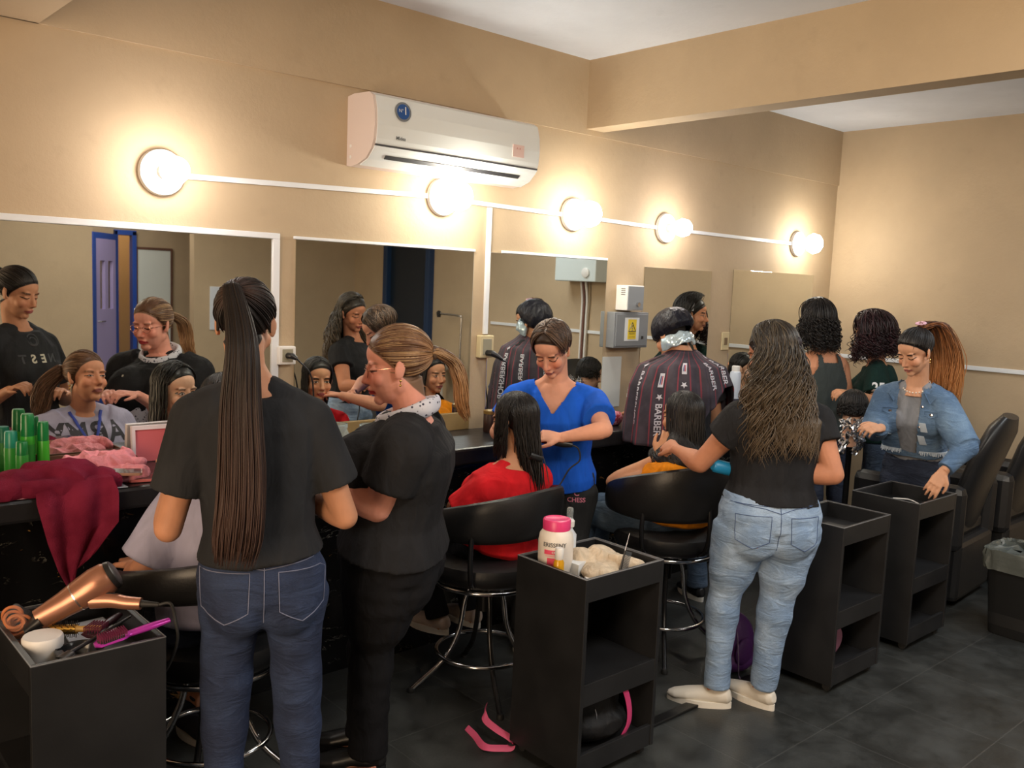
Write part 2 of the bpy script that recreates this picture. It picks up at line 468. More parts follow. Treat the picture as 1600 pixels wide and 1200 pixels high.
def head_sculpt(P, H):
    L = H.l(P); O = L.copy()
    near = (np.abs(L[:, 0]) < .09) & (L[:, 1] > .03) & (L[:, 1] < .13) & (np.abs(L[:, 2]) < .1)
    if near.any():
        q = L[near]; X = np.abs(q[:, 0])
        sock = np.exp(-(((X-.026)/.013)**2+((q[:, 2]-.004)/.012)**2)); q[:, 1] -= .0075*sock
        lid = np.exp(-(((X-.031)/.0105)**2+((q[:, 2]-.000)/.0062)**2)); q[:, 1] += .0040*lid
        mo = np.exp(-((q[:, 0]/.018)**2+((q[:, 2]+.0657)/.0022)**2)); q[:, 1] -= .0035*mo
        fil = np.exp(-((q[:, 0]/.005)**2+((q[:, 2]+.053)/.005)**2)); q[:, 1] -= .0018*fil
        und = np.exp(-((q[:, 0]/.02)**2+((q[:, 2]+.083)/.005)**2)); q[:, 1] -= .003*und
        L[near] = q
    return H.w(L)
def hand_parts(mb, wr, d, n, curl=.5, side=1, k=1.0, spread=.18, thumb=.6, curls=None):
    """wr wrist, d direction of the palm, n back-of-hand normal, side=+1 when the thumb is on  n x d  side"""
    d = nrm(d); n = nrm(n-d*np.dot(n, d)); t = np.cross(n, d)*side            # towards thumb
    W = V3(*wr); k = k
    mb.tube([W-d*.01*k, W+d*.02*k, W+d*.05*k, W+d*.088*k], [(.026*k, .017*k), (.030*k, .015*k), (.038*k, .0135*k), (.037*k, .0105*k)], 14, up=t)
    base = [(.029, .072), (.0098, .080), (-.0098, .075), (-.028, .060)]
    for i, (o, L) in enumerate(base):
        L *= k; p = W+d*(.086-abs(i-1.3)*.003)*k+t*o*k; dd = nrm(d+t*spread*(1.5-i)/3.0)
        c = curls[i] if curls is not None else curl*(1+.12*i)
        pts = [p-dd*.012*k, p]; a = 0
        for j, fr in enumerate((.45, .31, .24)):
            a += c*(.55, .85, .6)[j]; v = dd*math.cos(a)-n*math.sin(a); pts.append(pts[-1]+v*L*fr)
        r = .0086*k*(1 if i < 3 else .88)
        mb.tube(pts, [r, r*1.02, r*.95, r*.88, r*.62], 10)
        mb.ell(pts[-1], r*.72, None, 10, 6); mb.ell(pts[2], r*1.03, None, 10, 6); mb.ell(pts[3], r*.95, None, 10, 6)
    p = W+d*.025*k+t*.024*k; v = nrm(d*.72+t*.75-n*.25*thumb)
    p1 = p+v*.034*k; v2 = nrm(d*1.0+t*.25-n*.55*thumb); p2 = p1+v2*.030*k; v3 = nrm(d-n*.8*thumb-t*.05); p3 = p2+v3*.023*k
    mb.tube([p-v*.01*k, p, p1, p2, p3], [.012*k, .0135*k, .0100*k, .0092*k, .0062*k], 10); mb.ell(p3, .0068*k, None, 10, 6)

TS = [(-.16, .085, .085, -.01), (-.06, .165, .118, -.015), (.06, .168, .118, -.012), (.28, .134, .098, 0), (.48, .140, .108, .008), (.66, .155, .116, .012), (.82, .160, .098, 0), (.92, .115, .078, -.005), (1.0, .062, .060, 0)]
def torso(mb, pel, neck, faz, fat=1.0, grow=0.0, t0=-.16, t1=1.0, k=1.0, lean=None, bust=1.0, hipw=1.0, haz=None):
    pel = V3(*pel); neck = V3(*neck); haz = faz if haz is None else haz
    ts = [q for q in TS if t0-.001 <= q[0] <= t1+.001]
    def interp(t):
        a = np.array(TS); return [np.interp(t, a[:, 0], a[:, j]) for j in (1, 2, 3)]
    tt = sorted(set([t0, t1]+[q[0] for q in ts]+[.17, .38, .57, .74]))
    tt = [t for t in tt if t0 <= t <= t1]
    pts = []; rad = []
    for t in tt:
        w_, d_, o = interp(t); az = haz+(faz-haz)*min(1, max(0, t)); f = azf(az)
        ff = fat if t < .9 else 1+(fat-1)*.3
        hw = hipw if t < .2 else 1+(hipw-1)*max(0, (.4-t)/.2)
        pts.append(pel+(neck-pel)*t+f*(o*k)); rad.append(((w_*ff*hw*k+grow), (d_*ff*k+grow)))
    # rings with interpolated right vectors
    m = len(pts); n = 24; ang = np.linspace(0, 2*pi, n, endpoint=False); vs = []
    ax = nrm(neck-pel)
    for i in range(m):
        az = haz+(faz-haz)*min(1, max(0, tt[i])); x = azr(az); x = nrm(x-ax*(x@ax)); y = np.cross(ax, x)
        c = np.cos(ang); s_ = np.sin(ang)
        e = .85   # squarer than an ellipse
        vs.append(pts[i]+np.outer(np.sign(c)*np.abs(c)**e*rad[i][0], x)+np.outer(np.sign(s_)*np.abs(s_)**e*rad[i][1], y))
    f = [(i*n+k_, i*n+(k_+1) % n, (i+1)*n+(k_+1) % n, (i+1)*n+k_) for i in range(m-1) for k_ in range(n)]
    f += [tuple(range(n))[::-1], tuple(range((m-1)*n, m*n))]
    mb.add(np.concatenate(vs), f)
    if bust and t1 > .7:
        f_ = azf(faz); r_ = azr(faz)
        for s in (-1, 1): mb.ell(pel+(neck-pel)*.62+f_*.078*k*fat+r_*s*.072*k*fat, (.062*k*fat*bust+grow, .058*k*fat*bust+grow, .062*k*fat*bust+grow))

def limb(mb, pts, rad, n=16): mb.tube(pts, rad, n)
class Person:
    def __init__(s, label, P, k=.95, fat=1.0, vox=.005, skin=None, group=None, base=None, **o):
        s.P = P; s.k = k; s.fat = fat; s.o = o
        faz = P['faz']; haz = P.get('haz', faz); s.faz = faz; s.haz = haz
        R = azr(faz); F = azf(faz); HR = azr(haz)
        neck = V3(*P['neck'])+UP*.018*P.get('nup', 1); pel = V3(*P['pel']); s.neck = neck; s.pel = pel
        sw = .155*k*P.get('sw', 1)*(1+(fat-1)*.6)
        P.setdefault('sL', neck-R*sw-UP*.090*k); P.setdefault('sR', neck+R*sw-UP*.090*k)
        hp = (1+P.get('hipw', 1))/2; P.setdefault('hL', pel-HR*.085*k*fat*hp-UP*.06*k); P.setdefault('hR', pel+HR*.085*k*fat*hp-UP*.06*k)
        for q in P:
            if isinstance(P[q], (tuple, list)): P[q] = V3(*P[q])
        s.H = Frame(P['head'], P['hyaw'], P.get('hpitch', 0), P.get('hroll', 0), k*P.get('hk', 1))
        b = base if base is not None else (pel[0], pel[1], 0)
        s.root = thing('person', label, 'person', tuple(float(v) for v in b), group=group)
        s.skin = skin
        mb = MB(); head_parts(mb, s.H, jaw=P.get('jaw', 1.0))
        H = s.H; nb = neck-UP*.015
        mb.tube([H.w((0, -.018, -.045)), H.w((0, -.022, -.085))*.6+neck*.4, neck, neck-UP*.06*k], [.054*k*P.get('nk', 1), .050*k*P.get('nk', 1), .060*k, .075*k], 18)
        torso(mb, pel, neck, faz, fat, 0, k=k, bust=P.get('bust', 1), hipw=P.get('hipw', 1), haz=haz)
        for a in 'LR':
            sh, e, w_ = P['s'+a], P['e'+a], P['w'+a]; af = 1+(fat-1)*.9
            inner = neck*.45+sh*.55-UP*.005
            mb.tube(spline([neck+UP*.035*k, neck*.72+sh*.28+UP*.004, sh*.75+neck*.25+UP*.008], 6), list(np.linspace(.040*k, .044*k, 6)), 14)
            mb.tube(spline([inner, sh*.6+inner*.4, sh, sh*.8+e*.2-UP*0], 8), list(np.linspace(.050*k, .050*k*af, 8)), 16)
            mb.tube(spline([sh, sh*.5+e*.5, e], 9), [.052*k*af, .051*k*af, .049*k*af, .046*k*af, .043*k*af, .041*k*af, .039*k*af, .038*k*af, .037*k*af], 16)
            mb.ell(e, .037*k*af)
            mb.tube(spline([e, e*.65+w_*.35, w_], 8), [.037*k*af, .040*k*af, .040*k*af, .038*k*af, .034*k*af, .030*k, .026*k, .0235*k], 16)
            hd = P.get('hd'+a, w_-e); hn = P.get('hn'+a, UP)
            hand_parts(mb, w_, hd, hn, P.get('curl'+a, .5), P.get('ts'+a, 1 if a == 'L' else -1), k*.98, thumb=P.get('th'+a, .6), curls=P.get('curls'+a))
            h, kn, an = P['h'+a], P['k'+a], P['a'+a]; lf = (1+(fat-1)*.9)*P.get('thigh', 1)
            mb.tube(spline([h+UP*.07*k, h, h*.5+kn*.5, kn], 9), [.050*k*lf, .074*k*lf, .084*k*lf, .079*k*lf, .073*k*lf, .066*k*lf, .060*k, .056*k, .053*k], 16)
            mb.ell(kn, .053*k)
            mb.tube(spline([kn, kn*.65+an*.35, an], 8), [.052*k, .055*k, .055*k, .051*k, .045*k, .038*k, .034*k, .032*k], 16)
            ta = azf(P.get('toe'+a, haz)); hl = an-ta*.035*k-UP*.035*k
            mb.tube([hl, an+ta*.03*k-UP*.03*k, an+ta*.10*k-UP*.048*k, an+ta*.155*k-UP*.055*k], [(.030*k, .032*k), (.034*k, .034*k), (.040*k, .022*k), (.030*k, .013*k)], 14, up=np.cross(ta, UP))
            if P.get('glute', 1): mb.ell(h*.75+pel*.25-azf(haz)*.045*k-UP*.01, np.array((.088*k*fat, .088*k*fat, .095*k*fat))*(.4+.6*P.get('thigh', 1)))
        me = fuse(mb, vox, 2)
        A = head_sculpt(get_co(me), H)
        set_co(me, A-V3(*s.root.location))
        at = me.attributes.new('hc', 'FLOAT_VECTOR', 'POINT'); at.data.foreach_set('vector', H.l(A).astype('f').ravel())
        shade(me)
        s.body = link('body', me, skin, s.root)
    def cloth(s, name, mb, mat, vox=.007, smooth=4, fold=.006, seed=1, k=16, stretch=(1, 1, .5), cut=None, label=None, grow=None):
        me = fuse(mb, vox, smooth)
        A = get_co(me); N = get_no(me)
        A = A+N*(fold*wav(A, k, seed, stretch)+fold*.35*wav(A, k*3, seed+5, stretch))[:, None]
        if cut is not None:
            keep = ~cut(A)
            bm = bmesh.new(); set_co(me, A); bm.from_mesh(me); bm.verts.ensure_lookup_table()
            bmesh.ops.delete(bm, geom=[v for i, v in enumerate(bm.verts) if not keep[i]], context='VERTS')
            bm.to_mesh(me); bm.free(); A = get_co(me)
        set_co(me, A-V3(*s.root.location)); shade(me)
        o = link(name, me, mat, s.root)
        if label: o['label'] = label
        return o
    def shirt(s, mat, name='shirt', t0=.1, sleeve=.55, grow=.013, loose=.0, sl_r=.012, cut=None, t1=.97, long=False, seed=1, fold=.006, vox=.0065, label=None, bustg=1.0, cuff=None, hemflare=0.0):
        P = s.P; k = s.k; mb = MB(); fat = s.fat
        torso(mb, s.pel, s.neck, s.faz, fat, grow+loose, t0=t0, t1=t1, k=k, bust=P.get('bust', 1)*bustg, hipw=P.get('hipw', 1), haz=s.haz)
        af = 1+(fat-1)*.9
        for a in 'LR':
            sh, e, w_ = P['s'+a], P['e'+a], P['w'+a]
            inner = s.neck*.45+sh*.55-UP*.006
            mb.tube(spline([s.neck*.9+sh*.1+UP*.004, s.neck*.72+sh*.28+UP*.002, sh*.75+s.neck*.25+UP*.008], 6), list(np.linspace(.036*k+grow*.8, .044*k+grow, 6)), 14)
            mb.tube(spline([inner, sh*.6+inner*.4, sh], 6), [.055*k*af+grow]*6, 18); mb.ell(sh, .058*k*af+grow)
            if sleeve > 0:
                ee = sh+(e-sh)*min(1, sleeve)
                mb.tube(spline([sh, sh*.5+ee*.5, ee], 7), list(np.linspace(.058*k*af+grow, .053*k*af+grow+sl_r*.6, 7)), 18)
            else: pass
            if sleeve > 1:
                mb.ell(e, .043*k*af+grow)
                ww = e+(w_-e)*min(1, sleeve-1); mb.tube(spline([e, e*.6+ww*.4, ww], 8), list(np.linspace(.043*k*af+grow, (cuff or .031*k+grow), 8)), 18)
        return s.cloth(name, mb, mat, vox=vox, fold=fold, seed=seed, cut=cut, label=label)
    def trousers(s, mat, name='jeans', grow=.006, t1=.16, knee=.060, ankle=.045, seed=3, fold=.005, cut=None, vox=.007, label=None, to=1.0, k_=15, st=(.7, .7, 1.6)):
        P = s.P; k = s.k; mb = MB(); fat = s.fat; lf = (1+(fat-1)*.9)*P.get('thigh', 1)
        torso(mb, s.pel, s.neck, s.faz, fat, grow, t0=-.16, t1=t1, k=k, bust=0, hipw=P.get('hipw', 1), haz=s.haz)
        for a in 'LR':
            h, kn, an = P['h'+a], P['k'+a], P['a'+a]
            mb.tube(spline([h+UP*.07*k, h, h*.5+kn*.5, kn], 9), [x*k*lf+grow for x in (.058, .080, .090, .088, .080, .072, .066)]+[knee*k+grow]*2, 18)
            mb.ell(kn, knee*k+grow)
            ab = kn+(an+UP*.0-kn)*to
            mb.tube(spline([kn, kn*.65+ab*.35, ab], 8), [knee*k+grow, (knee+.002)*k+grow, (knee*.6+ankle*.4+.004)*k+grow, (knee*.5+ankle*.5)*k+grow, (knee*.35+ankle*.65)*k+grow, ankle*k+grow, ankle*k+grow, ankle*k+grow], 18)
            if P.get('glute', 1): mb.ell(h*.75+s.pel*.25-azf(s.haz)*.045*k-UP*.01, np.array((.088*k*fat, .088*k*fat, .095*k*fat))*(.4+.6*P.get('thigh', 1))+grow)
        return s.cloth(name, mb, mat, vox=vox, fold=fold, seed=seed, cut=cut, label=label, k=k_, stretch=st)
    def shoe(s, a, mat, sole, name='shoe', L=.235, lace=None, label=None, open_=False):
        P = s.P; k = s.k; an = P['a'+a]; ta = azf(P.get('toe'+a, s.haz)); r = np.cross(ta, UP)
        pt = math.radians(P.get('tp'+a, 0)); d = nrm(ta*math.cos(pt)-UP*math.sin(pt)); u = np.cross(r, d)
        g = V3(an[0], an[1], 0)-ta*.06*k; g[2] = P.get('tz'+a, 0.0)
        mb = MB(); q = lambda x, z: g+d*x*L+u*z
        mb.tube([q(.0, .052), q(.06, .048), q(.2, .045), q(.45, .040), q(.7, .032), q(.9, .026), q(1.0, .024)], [(.016, .020), (.030, .032), (.035, .035), (.036, .033), (.043, .026), (.034, .019), (.014, .010)], 18, up=r)
        mb.tube([an-UP*.075+u*.045, an-UP*.02], [.037*k, .040*k], 16)
        me = fuse(mb, .004, 3); A = get_co(me); set_co(me, A-V3(*s.root.location)); shade(me)
        o = link(name, me, mat, s.root)
        if label: o['label'] = label
        mb = MB(); n = 26; poly = []
        for i in range(n):
            t = 2*pi*i/n; x = .5-.515*math.cos(t); wd = (.040+.006*math.sin(x*5-1.2))*math.sin(t); poly.append((x*L, wd))
        mb.prism(poly, 0, .024, (g, d, r, u)); me = mb.mesh('sole', s.root.location)
        so = link('sole', me, sole, o); so.location = (0, 0, 0)
        if lace:
            mb = MB()
            for j in range(4): x = .38+.09*j; mb.tube([q(x, .062-.012*j)-r*.024, q(x+.02, .079-.013*j), q(x, .062-.012*j)+r*.024], .0028, 6)
            me = mb.mesh('laces', s.root.location); link('laces', me, lace, o)
        return o
    # hair -------------------------------------------------------------
    def cap(s, name, mat, grow=1.0, off=(0, 0, 0), hairline=.0, side=.5, seed=2, bump=.003, back=-.115):
        H = s.H; n, m = 56, 40; v = []; f = []
        c = V3(0, -.015, .038)+V3(*off); r = V3(.080, .099, .088)*grow
        for i in range(m+1):
            t = pi*i/m
            for j in range(n):
                p = 2*pi*j/n; d = V3(math.sin(t)*math.cos(p), math.sin(t)*math.sin(p), math.cos(t)); q = c+d*r
                e = q[2]-(q[1]*1.15)+.016-max(0, abs(q[0])-.05)*side+hairline+.10*max(0, abs(q[0])-.0)*(1 if q[1] > .03 else 0)*.5-.0025
                q = c+d*r*np.interp(e, [-.006, 0, .020], [.88, .95, 1.0]); v.append(q)
        v = np.array(v); v += (v-c)/np.linalg.norm((v-c)/r, axis=1, keepdims=True)*0
        nn = wav(v, 90, seed, (1, .25, .25)); v = v+(v-c)*(bump/.09*nn)[:, None]
        for i in range(m):
            for j in range(n): f.append((i*n+j, (i+1)*n+j, (i+1)*n+(j+1) % n, i*n+(j+1) % n))
        return H.w(v), f
    def epnt(s, d, k=1.0): d = nrm(d); return V3(0, -.015, .038)+d*V3(.080, .099, .088)*k
def slerp(a, b, n):
    a = nrm(a); b = nrm(b); w_ = math.acos(max(-1, min(1, a@b)))
    if w_ < 1e-4: return np.tile(a, (n, 1))
    t = np.linspace(0, 1, n)[:, None]; return (np.sin((1-t)*w_)*a+np.sin(t*w_)*b)/math.sin(w_)
def strands_mb(mb, strands, sv, tv):
    """strands: list of (points Nx3, radii N); appends 4 sided flattened tubes"""
    for P, r in strands:
        m = len(P); T = np.gradient(P, axis=0); T /= np.linalg.norm(T, axis=1, keepdims=True)+1e-12
        a = nrm(np.random.randn(3)); X = a-T*(T@a)[:, None]; X /= np.linalg.norm(X, axis=1, keepdims=True)+1e-12; Y = np.cross(T, X)
        r = np.asarray(r)[:, None] if not np.isscalar(r) else np.full((m, 1), r)
        v = np.stack([P+X*r, P+Y*r*.6, P-X*r, P-Y*r*.6], 1).reshape(-1, 3)
        f = [(i*4+q, i*4+(q+1) % 4, i*4+4+(q+1) % 4, i*4+4+q) for i in range(m-1) for q in range(4)]+[(3, 2, 1, 0), (m*4-4, m*4-3, m*4-2, m*4-1)]
        mb.add(v, f); x = random.random(); sv += [x]*(m*4); tv += list(np.repeat(np.linspace(0, 1, m), 4))
def hair_obj(pers, name, mb, sv, tv, mat, label=None, root=None):
    root = root or pers.root
    me = mb.mesh(name, root.location)
    n = len(me.vertices); sv = (sv+[.5]*n)[:n]; tv = (tv+[0]*n)[:n]
    for nm, ar in (('sv', sv), ('tv', tv)):
        at = me.attributes.new(nm, 'FLOAT', 'POINT'); at.data.foreach_set('value', np.array(ar, 'f'))
    o = link(name, me, mat, root)
    if label: o['label'] = label
    return o
def hair_mat(name, dark, light, tip=None, rough=.42, hl=.6):
    M = Mat(name, dark, rough, spec=.45)
    s = M.attr('sv'); t = M.attr('tv'); n = M.noise(M.scale(M.coord(), (1, 1, .15)), 60, 3)
    c = M.mix((s*.7+n*.5).step(.45, .95)*hl, dark, light)
    if tip: c = M.mix(t.step(.35, .95), c, tip)
    M.set('Base Color', c); M.bump(M.noise(M.scale(M.coord(), (1, 1, .2)), 220, 2), .25, .003)
    return M.m
def pony(pers, mat, tie=(0, -1, .5), tail=None, tr=(.020, .03, .035, .02), n=230, wave=.004, wk=3, roots=260, lift=.010, col=None, name='hair', sr=.0016, tie_mat=None, frizz=.0, label=None, capgrow=1.0, hairline=0.0, tiek=1.10, tail_name=None):
    """hair combed back to a tie and a tail that follows the world points `tail`"""
    H = pers.H; mb = MB(); sv = []; tv = []
    v, f = pers.cap(name, mat, capgrow, hairline=hairline); mb.add(v, f); sv += [.3]*len(v); tv += [0]*len(v)
    td = nrm(tie); st = []
    for i in range(roots):
        for _ in range(50):
            p = random.uniform(-pi, pi); ct = random.uniform(-.75, 1); q = V3(math.sqrt(1-ct*ct)*math.cos(p), math.sqrt(1-ct*ct)*math.sin(p), ct)
            w_ = pers.epnt(q); e = w_[2]-w_[1]*1.15+.020-max(0, abs(w_[0])-.05)*.5+hairline
            if e > .002 and (i > roots*.5 or e < .020): break
        P = slerp(q, td, 14); kk = .985+.022*np.minimum(1, np.linspace(0, 3, 14))+.03*np.sin(np.linspace(0, pi, 14))*random.random()+lift*np.linspace(0, 1, 14)**3
        Q = np.array([pers.epnt(d, capgrow*x) for d, x in zip(P, kk)]); Q += np.random.randn(3)*.001
        st.append((H.w(Q), .0026*np.sin(np.linspace(.5, 2.8, 14))))
    strands_mb(mb, st, sv, tv)
    o = hair_obj(pers, name, mb, sv, tv, mat, label)
    tp = H.w(pers.epnt(td, tiek))
    if tie_mat is not None:
        m2 = MB(); a = H.w(pers.epnt(td, 1.0)); ax = nrm(tp-a); m2.tube([a-ax*.004, a+ax*.008, a+ax*.02], [.020, .024, .019], 16)
        t_ = link('hair_tie', m2.mesh('hair_tie', pers.root.location), tie_mat, o)
    if tail is not None:
        S_ = spline([H.w(pers.epnt(td, .99)), tp]+[V3(*q) for q in tail], 26); st = []
        T = np.gradient(S_, axis=0); T /= np.linalg.norm(T, axis=1, keepdims=True)
        a = H.A[:, 0]; X = a-T*(T@a)[:, None]; X /= np.linalg.norm(X, axis=1, keepdims=True)+1e-9; Y = np.cross(T, X)
        R = np.interp(np.linspace(0, 1, 26), np.linspace(0, 1, len(tr)), [x if np.isscalar(x) else x[0] for x in tr])
        R2 = np.interp(np.linspace(0, 1, 26), np.linspace(0, 1, len(tr)), [x*.6 if np.isscalar(x) else x[1] for x in tr])
        mb = MB(); sv = []; tv = []
        mb.tube(S_[:23], list(zip(R[:23]*.8, R2[:23]*.8)), 14, up=a); k0 = 23*14; sv += [.3]*k0; tv += list(np.repeat(np.linspace(0, .9, 23), 14))
        for i in range(n):
            an = random.random()*2*pi; rr = math.sqrt(random.uniform(.35, 1)); end = int(26*random.uniform(.78, 1.0))
            ph = random.random()*6.28; tt = np.linspace(0, 1, 26); fr = 1+frizz*tt*random.uniform(-.2, 1)
            off = X*(np.cos(an)*rr*R*fr)[:, None]+Y*(np.sin(an)*rr*R2*fr)[:, None]
            off += X*(wave*np.sin(wk*2*pi*tt+ph)*tt)[:, None]+Y*(wave*np.cos(wk*2*pi*tt+ph)*tt)[:, None]
            st.append(((S_+off)[:end], sr*np.concatenate([np.ones(end-3), [.8, .5, .2]])))
        strands_mb(mb, st, sv, tv)
        if tail_name: hair_obj(pers, tail_name, mb, sv, tv, mat)
        else:
            me = mb.mesh('ponytail', pers.root.location); n_ = len(me.vertices)
            for nm, ar in (('sv', sv), ('tv', tv)):
                at = me.attributes.new(nm, 'FLOAT', 'POINT'); at.data.foreach_set('value', np.array((ar+[.4]*n_)[:n_], 'f'))
            link('ponytail', me, mat, o)
    return o
def loose(pers, mat, length=.35, az=(70, 290), n=300, part_x=0.0, wave=.01, wk=2.5, curl=0.0, spread=.02, name='hair', sr=.002, vary=.25, cap=True, capgrow=1.0, hairline=0.0, gather=None, push=None, nseg=30, label=None, fullness=0.0, root=None, droop=None):
    """loose hair falling from the crown over the sides and the back; az = compass range about the head (0 = face, 180 = nape)"""
    H = pers.H; mb = MB(); sv = []; tv = []
    if cap:
        v, f = pers.cap(name, mat, capgrow, hairline=hairline); mb.add(v, f); sv += [.3]*len(v); tv += [0]*len(v)
    st = []
    for i in range(n):
        a = math.radians(random.uniform(*az)); d_end = V3(math.sin(a), math.cos(a), random.uniform(-.25, .1))
        yy = random.uniform(-.5, .62)*(1 if random.random() < .7 else .3); top = nrm(V3(part_x, yy, 1))
        sgn = 1 if math.sin(a) > 0 else -1
        P = slerp(top, d_end, 12); kk = 1.01+random.random()*(.05+fullness)
        Q = np.array([pers.epnt(x, capgrow*kk) for x in P]); Q = H.w(Q)
        L = length*(1-random.random()*vary); m = nseg; tt = np.linspace(0, 1, m+1)[1:]
        o = Q[-1]-H.c; o[2] = 0; o = nrm(o)
        g = -UP if droop is None else nrm(V3(*droop))
        D = Q[-1]+np.outer(tt*L, g)+np.outer(spread*np.sin(tt*1.6)*random.uniform(.3, 1.2), o)
        if gather is not None:
            gp = V3(*gather[0]); D = D+(gp+np.random.randn(3)*gather[1]-D[-1])*(tt**1.5)[:, None]*gather[2]
        side = np.cross(o, UP); ph = random.random()*6.28
        D += np.outer(wave*np.sin(wk*2*pi*tt+ph)*np.minimum(1, tt*3), side)+np.outer(wave*.7*np.cos(wk*2*pi*tt+ph)*np.minimum(1, tt*3), o)
        if curl:
            fq = 2*pi*L/.045; rc = curl*(.6+.6*random.random())*np.minimum(1, tt*4)
            D += np.outer(rc*np.cos(fq*tt+ph), side)+np.outer(rc*np.sin(fq*tt+ph), o)
        pts = np.vstack([Q, D])
        if push is not None: pts = push(pts)
        r = sr*np.interp(np.linspace(0, 1, len(pts)), [0, .15, .85, 1], [.6, 1, 1, .25]); st.append((pts, r))
    strands_mb(mb, st, sv, tv)
    return hair_obj(pers, name, mb, sv, tv, mat, label, root)

# ------------------------------------------------------------------ the room
X0, X1, Y0, Y1, ZC = -1.6, 6.1, -3.1, 3.4, 2.79
def room():
    struct('floor', MB().box((X0-.1, -6.2, -.08), (X1+.1, Y1+.1, 0)), M_floor)
    struct('ceiling', MB().box((X0-.1, -6.2, ZC), (X1+.1, Y1+.1, ZC+.1)), M_ceil)
    b = MB().box((X0-.1, Y1, 0), (X1+.1, Y1+.12, ZC))
    struct('wall_back', b, M_wall); struct('trim_3', MB().box((X0, Y1-.010, 2.412), (X1, Y1, ZC)), M_wall)
    b = MB().box((X1, -4.8, 0), (X1+.12, -2.35, ZC)).box((X1, -1.44, 0), (X1+.12, Y1+.1, ZC)).box((X1, -2.35, 2.02), (X1+.12, -1.44, ZC))
    b.box((X1+.9, -2.6, 0), (X1+1.0, -1.2, ZC)); struct('wall_right', b, M_wall)
    # left wall, unseen, with a wide opening added behind the warm fill
    b = MB().box((X0-.12, -4.8, 0), (X0, -.4, ZC)).box((X0-.12, 1.6, 0), (X0, Y1+.1, ZC)).box((X0-.12, -.4, 2.35), (X0, 1.6, ZC))
    struct('wall_left', b, M_wall)
    b = MB().box((X0-.1, Y0-.12, 0), (2.96, Y0, ZC)).box((4.03, Y0-.12, 0), (X1+.1, Y0, ZC)).box((2.4, -4.72, 0), (3.67, -4.6, ZC))
    b.box((2.6, -6.1, 0), (5.3, -6.0, ZC)).box((2.6, -5.99, 0), (2.7, -4.73, ZC)).box((5.2, -5.99, 0), (5.3, -4.73, ZC)); b.box((3.90, -4.72, 0), (X1, -4.6, ZC)).box((3.67, -4.72, 2.0), (3.90, -4.6, ZC)).box((2.84, -4.59, 0), (2.96, Y0-.13, ZC)).box((5.2, -4.59, 0), (5.3, Y0-.13, ZC))
    struct('wall_front', b, M_wall)
    struct('trim_1', MB().box((3.48, -3.1, 2.44), (3.61, Y1, ZC)), M_wall)
    struct('trim_2', MB().box((.48, -3.1, 2.412), (.855, Y1, ZC)), M_wall)
    # doors seen in the mirrors
    blue = plain('blue_door_paint', srgb(40, 80, 170), .4); lil = plain('lilac_door_paint', srgb(178, 165, 215), .45); navy = plain('navy_door_frame', srgb(22, 50, 85), .5)
    d = struct('door_1', MB().rbox((3.655, -4.66, 0), (3.69, -4.55, 2.05), .004).rbox((3.86, -4.66, 0), (3.91, -4.55, 2.05), .004).rbox((3.655, -4.66, 2.0), (3.91, -4.55, 2.06), .004), blue)
    b = MB(); o = V3(3.665, -4.52, 0); dx = nrm((-.68, .73, 0)); nx = np.cross(dx, UP); L = .62
    for z0, z1, x0, x1, m in ((0, 2.0, 0, .07, 0), (0, 2.0, L-.07, L, 0), (0, .1, .07, L-.07, 0), (1.93, 2.0, .07, L-.07, 0), (.1, 1.12, .07, L-.07, 1), (1.68, 1.93, .07, L-.07, 1), (1.12, 1.68, .07, .14, 1), (1.12, 1.68, .26, .34, 1), (1.12, 1.68, .46, .55, 1)):
        b.prism([(x0, z0), (x1, z0), (x1, z1), (x0, z1)], -.02, .02, (o, dx, UP, nx), m)
    me = b.mesh('door_leaf'); link('door_leaf', me, [blue, lil], d)
    b = MB().tube([o+dx*(L-.1)+nx*.05+UP*.98, o+dx*(L-.22)+nx*.05+UP*.98], .008, 8).tube([o+dx*(L-.1)+nx*.0+UP*.98, o+dx*(L-.1)+nx*.05+UP*.98], .008, 8); link('door_handle', b.mesh('door_handle'), M_chrome, d)
    struct('door_2', MB().rbox((6.03, -2.36, 0), (6.14, -2.28, 2.06), .004).rbox((6.03, -1.51, 0), (6.14, -1.43, 2.06), .004).rbox((6.03, -2.36, 2.0), (6.14, -1.43, 2.08), .004).rbox((6.09, -2.28, 0), (6.13, -1.51, 2.0), .003, 1), [navy, plain('dark_navy_door', (.006, .014, .026), .35)])
    struct('baseboard_right', MB().box((6.085, -1.42, 0), (6.1, 3.4, .07)), plain('dark_base', (.03, .03, .03), .5))
    # cable channel in the floor
    solo('floor_cable_channel', MB().rbox((2.3, 1.985, 0), (5.95, 2.03, .012), .003), plain('black_strip', (.008, .008, .008), .3), 'long thin black cable strip running across the dark tile floor', 'strip')
room()
area_light('corridor_fill', (3.75, -5.2, 2.7), (3.75, -5.9, 1.2), .8, 26, (1, .66, .36), .8)  # added warm fill for the wall behind the door opening
area_light('recess_fill', (3.25, -3.55, 2.74), (3.3, -3.9, 0), .5, 15, (1, .95, .9), .5)  # added fill that lifts the dark recess
area_light('overhead_fill', (3.2, -1.9, 2.74), (3.2, -1.9, 0), 1.2, 40, (1, .95, .88), .4)  # added overhead fill for the mirrored end of the room

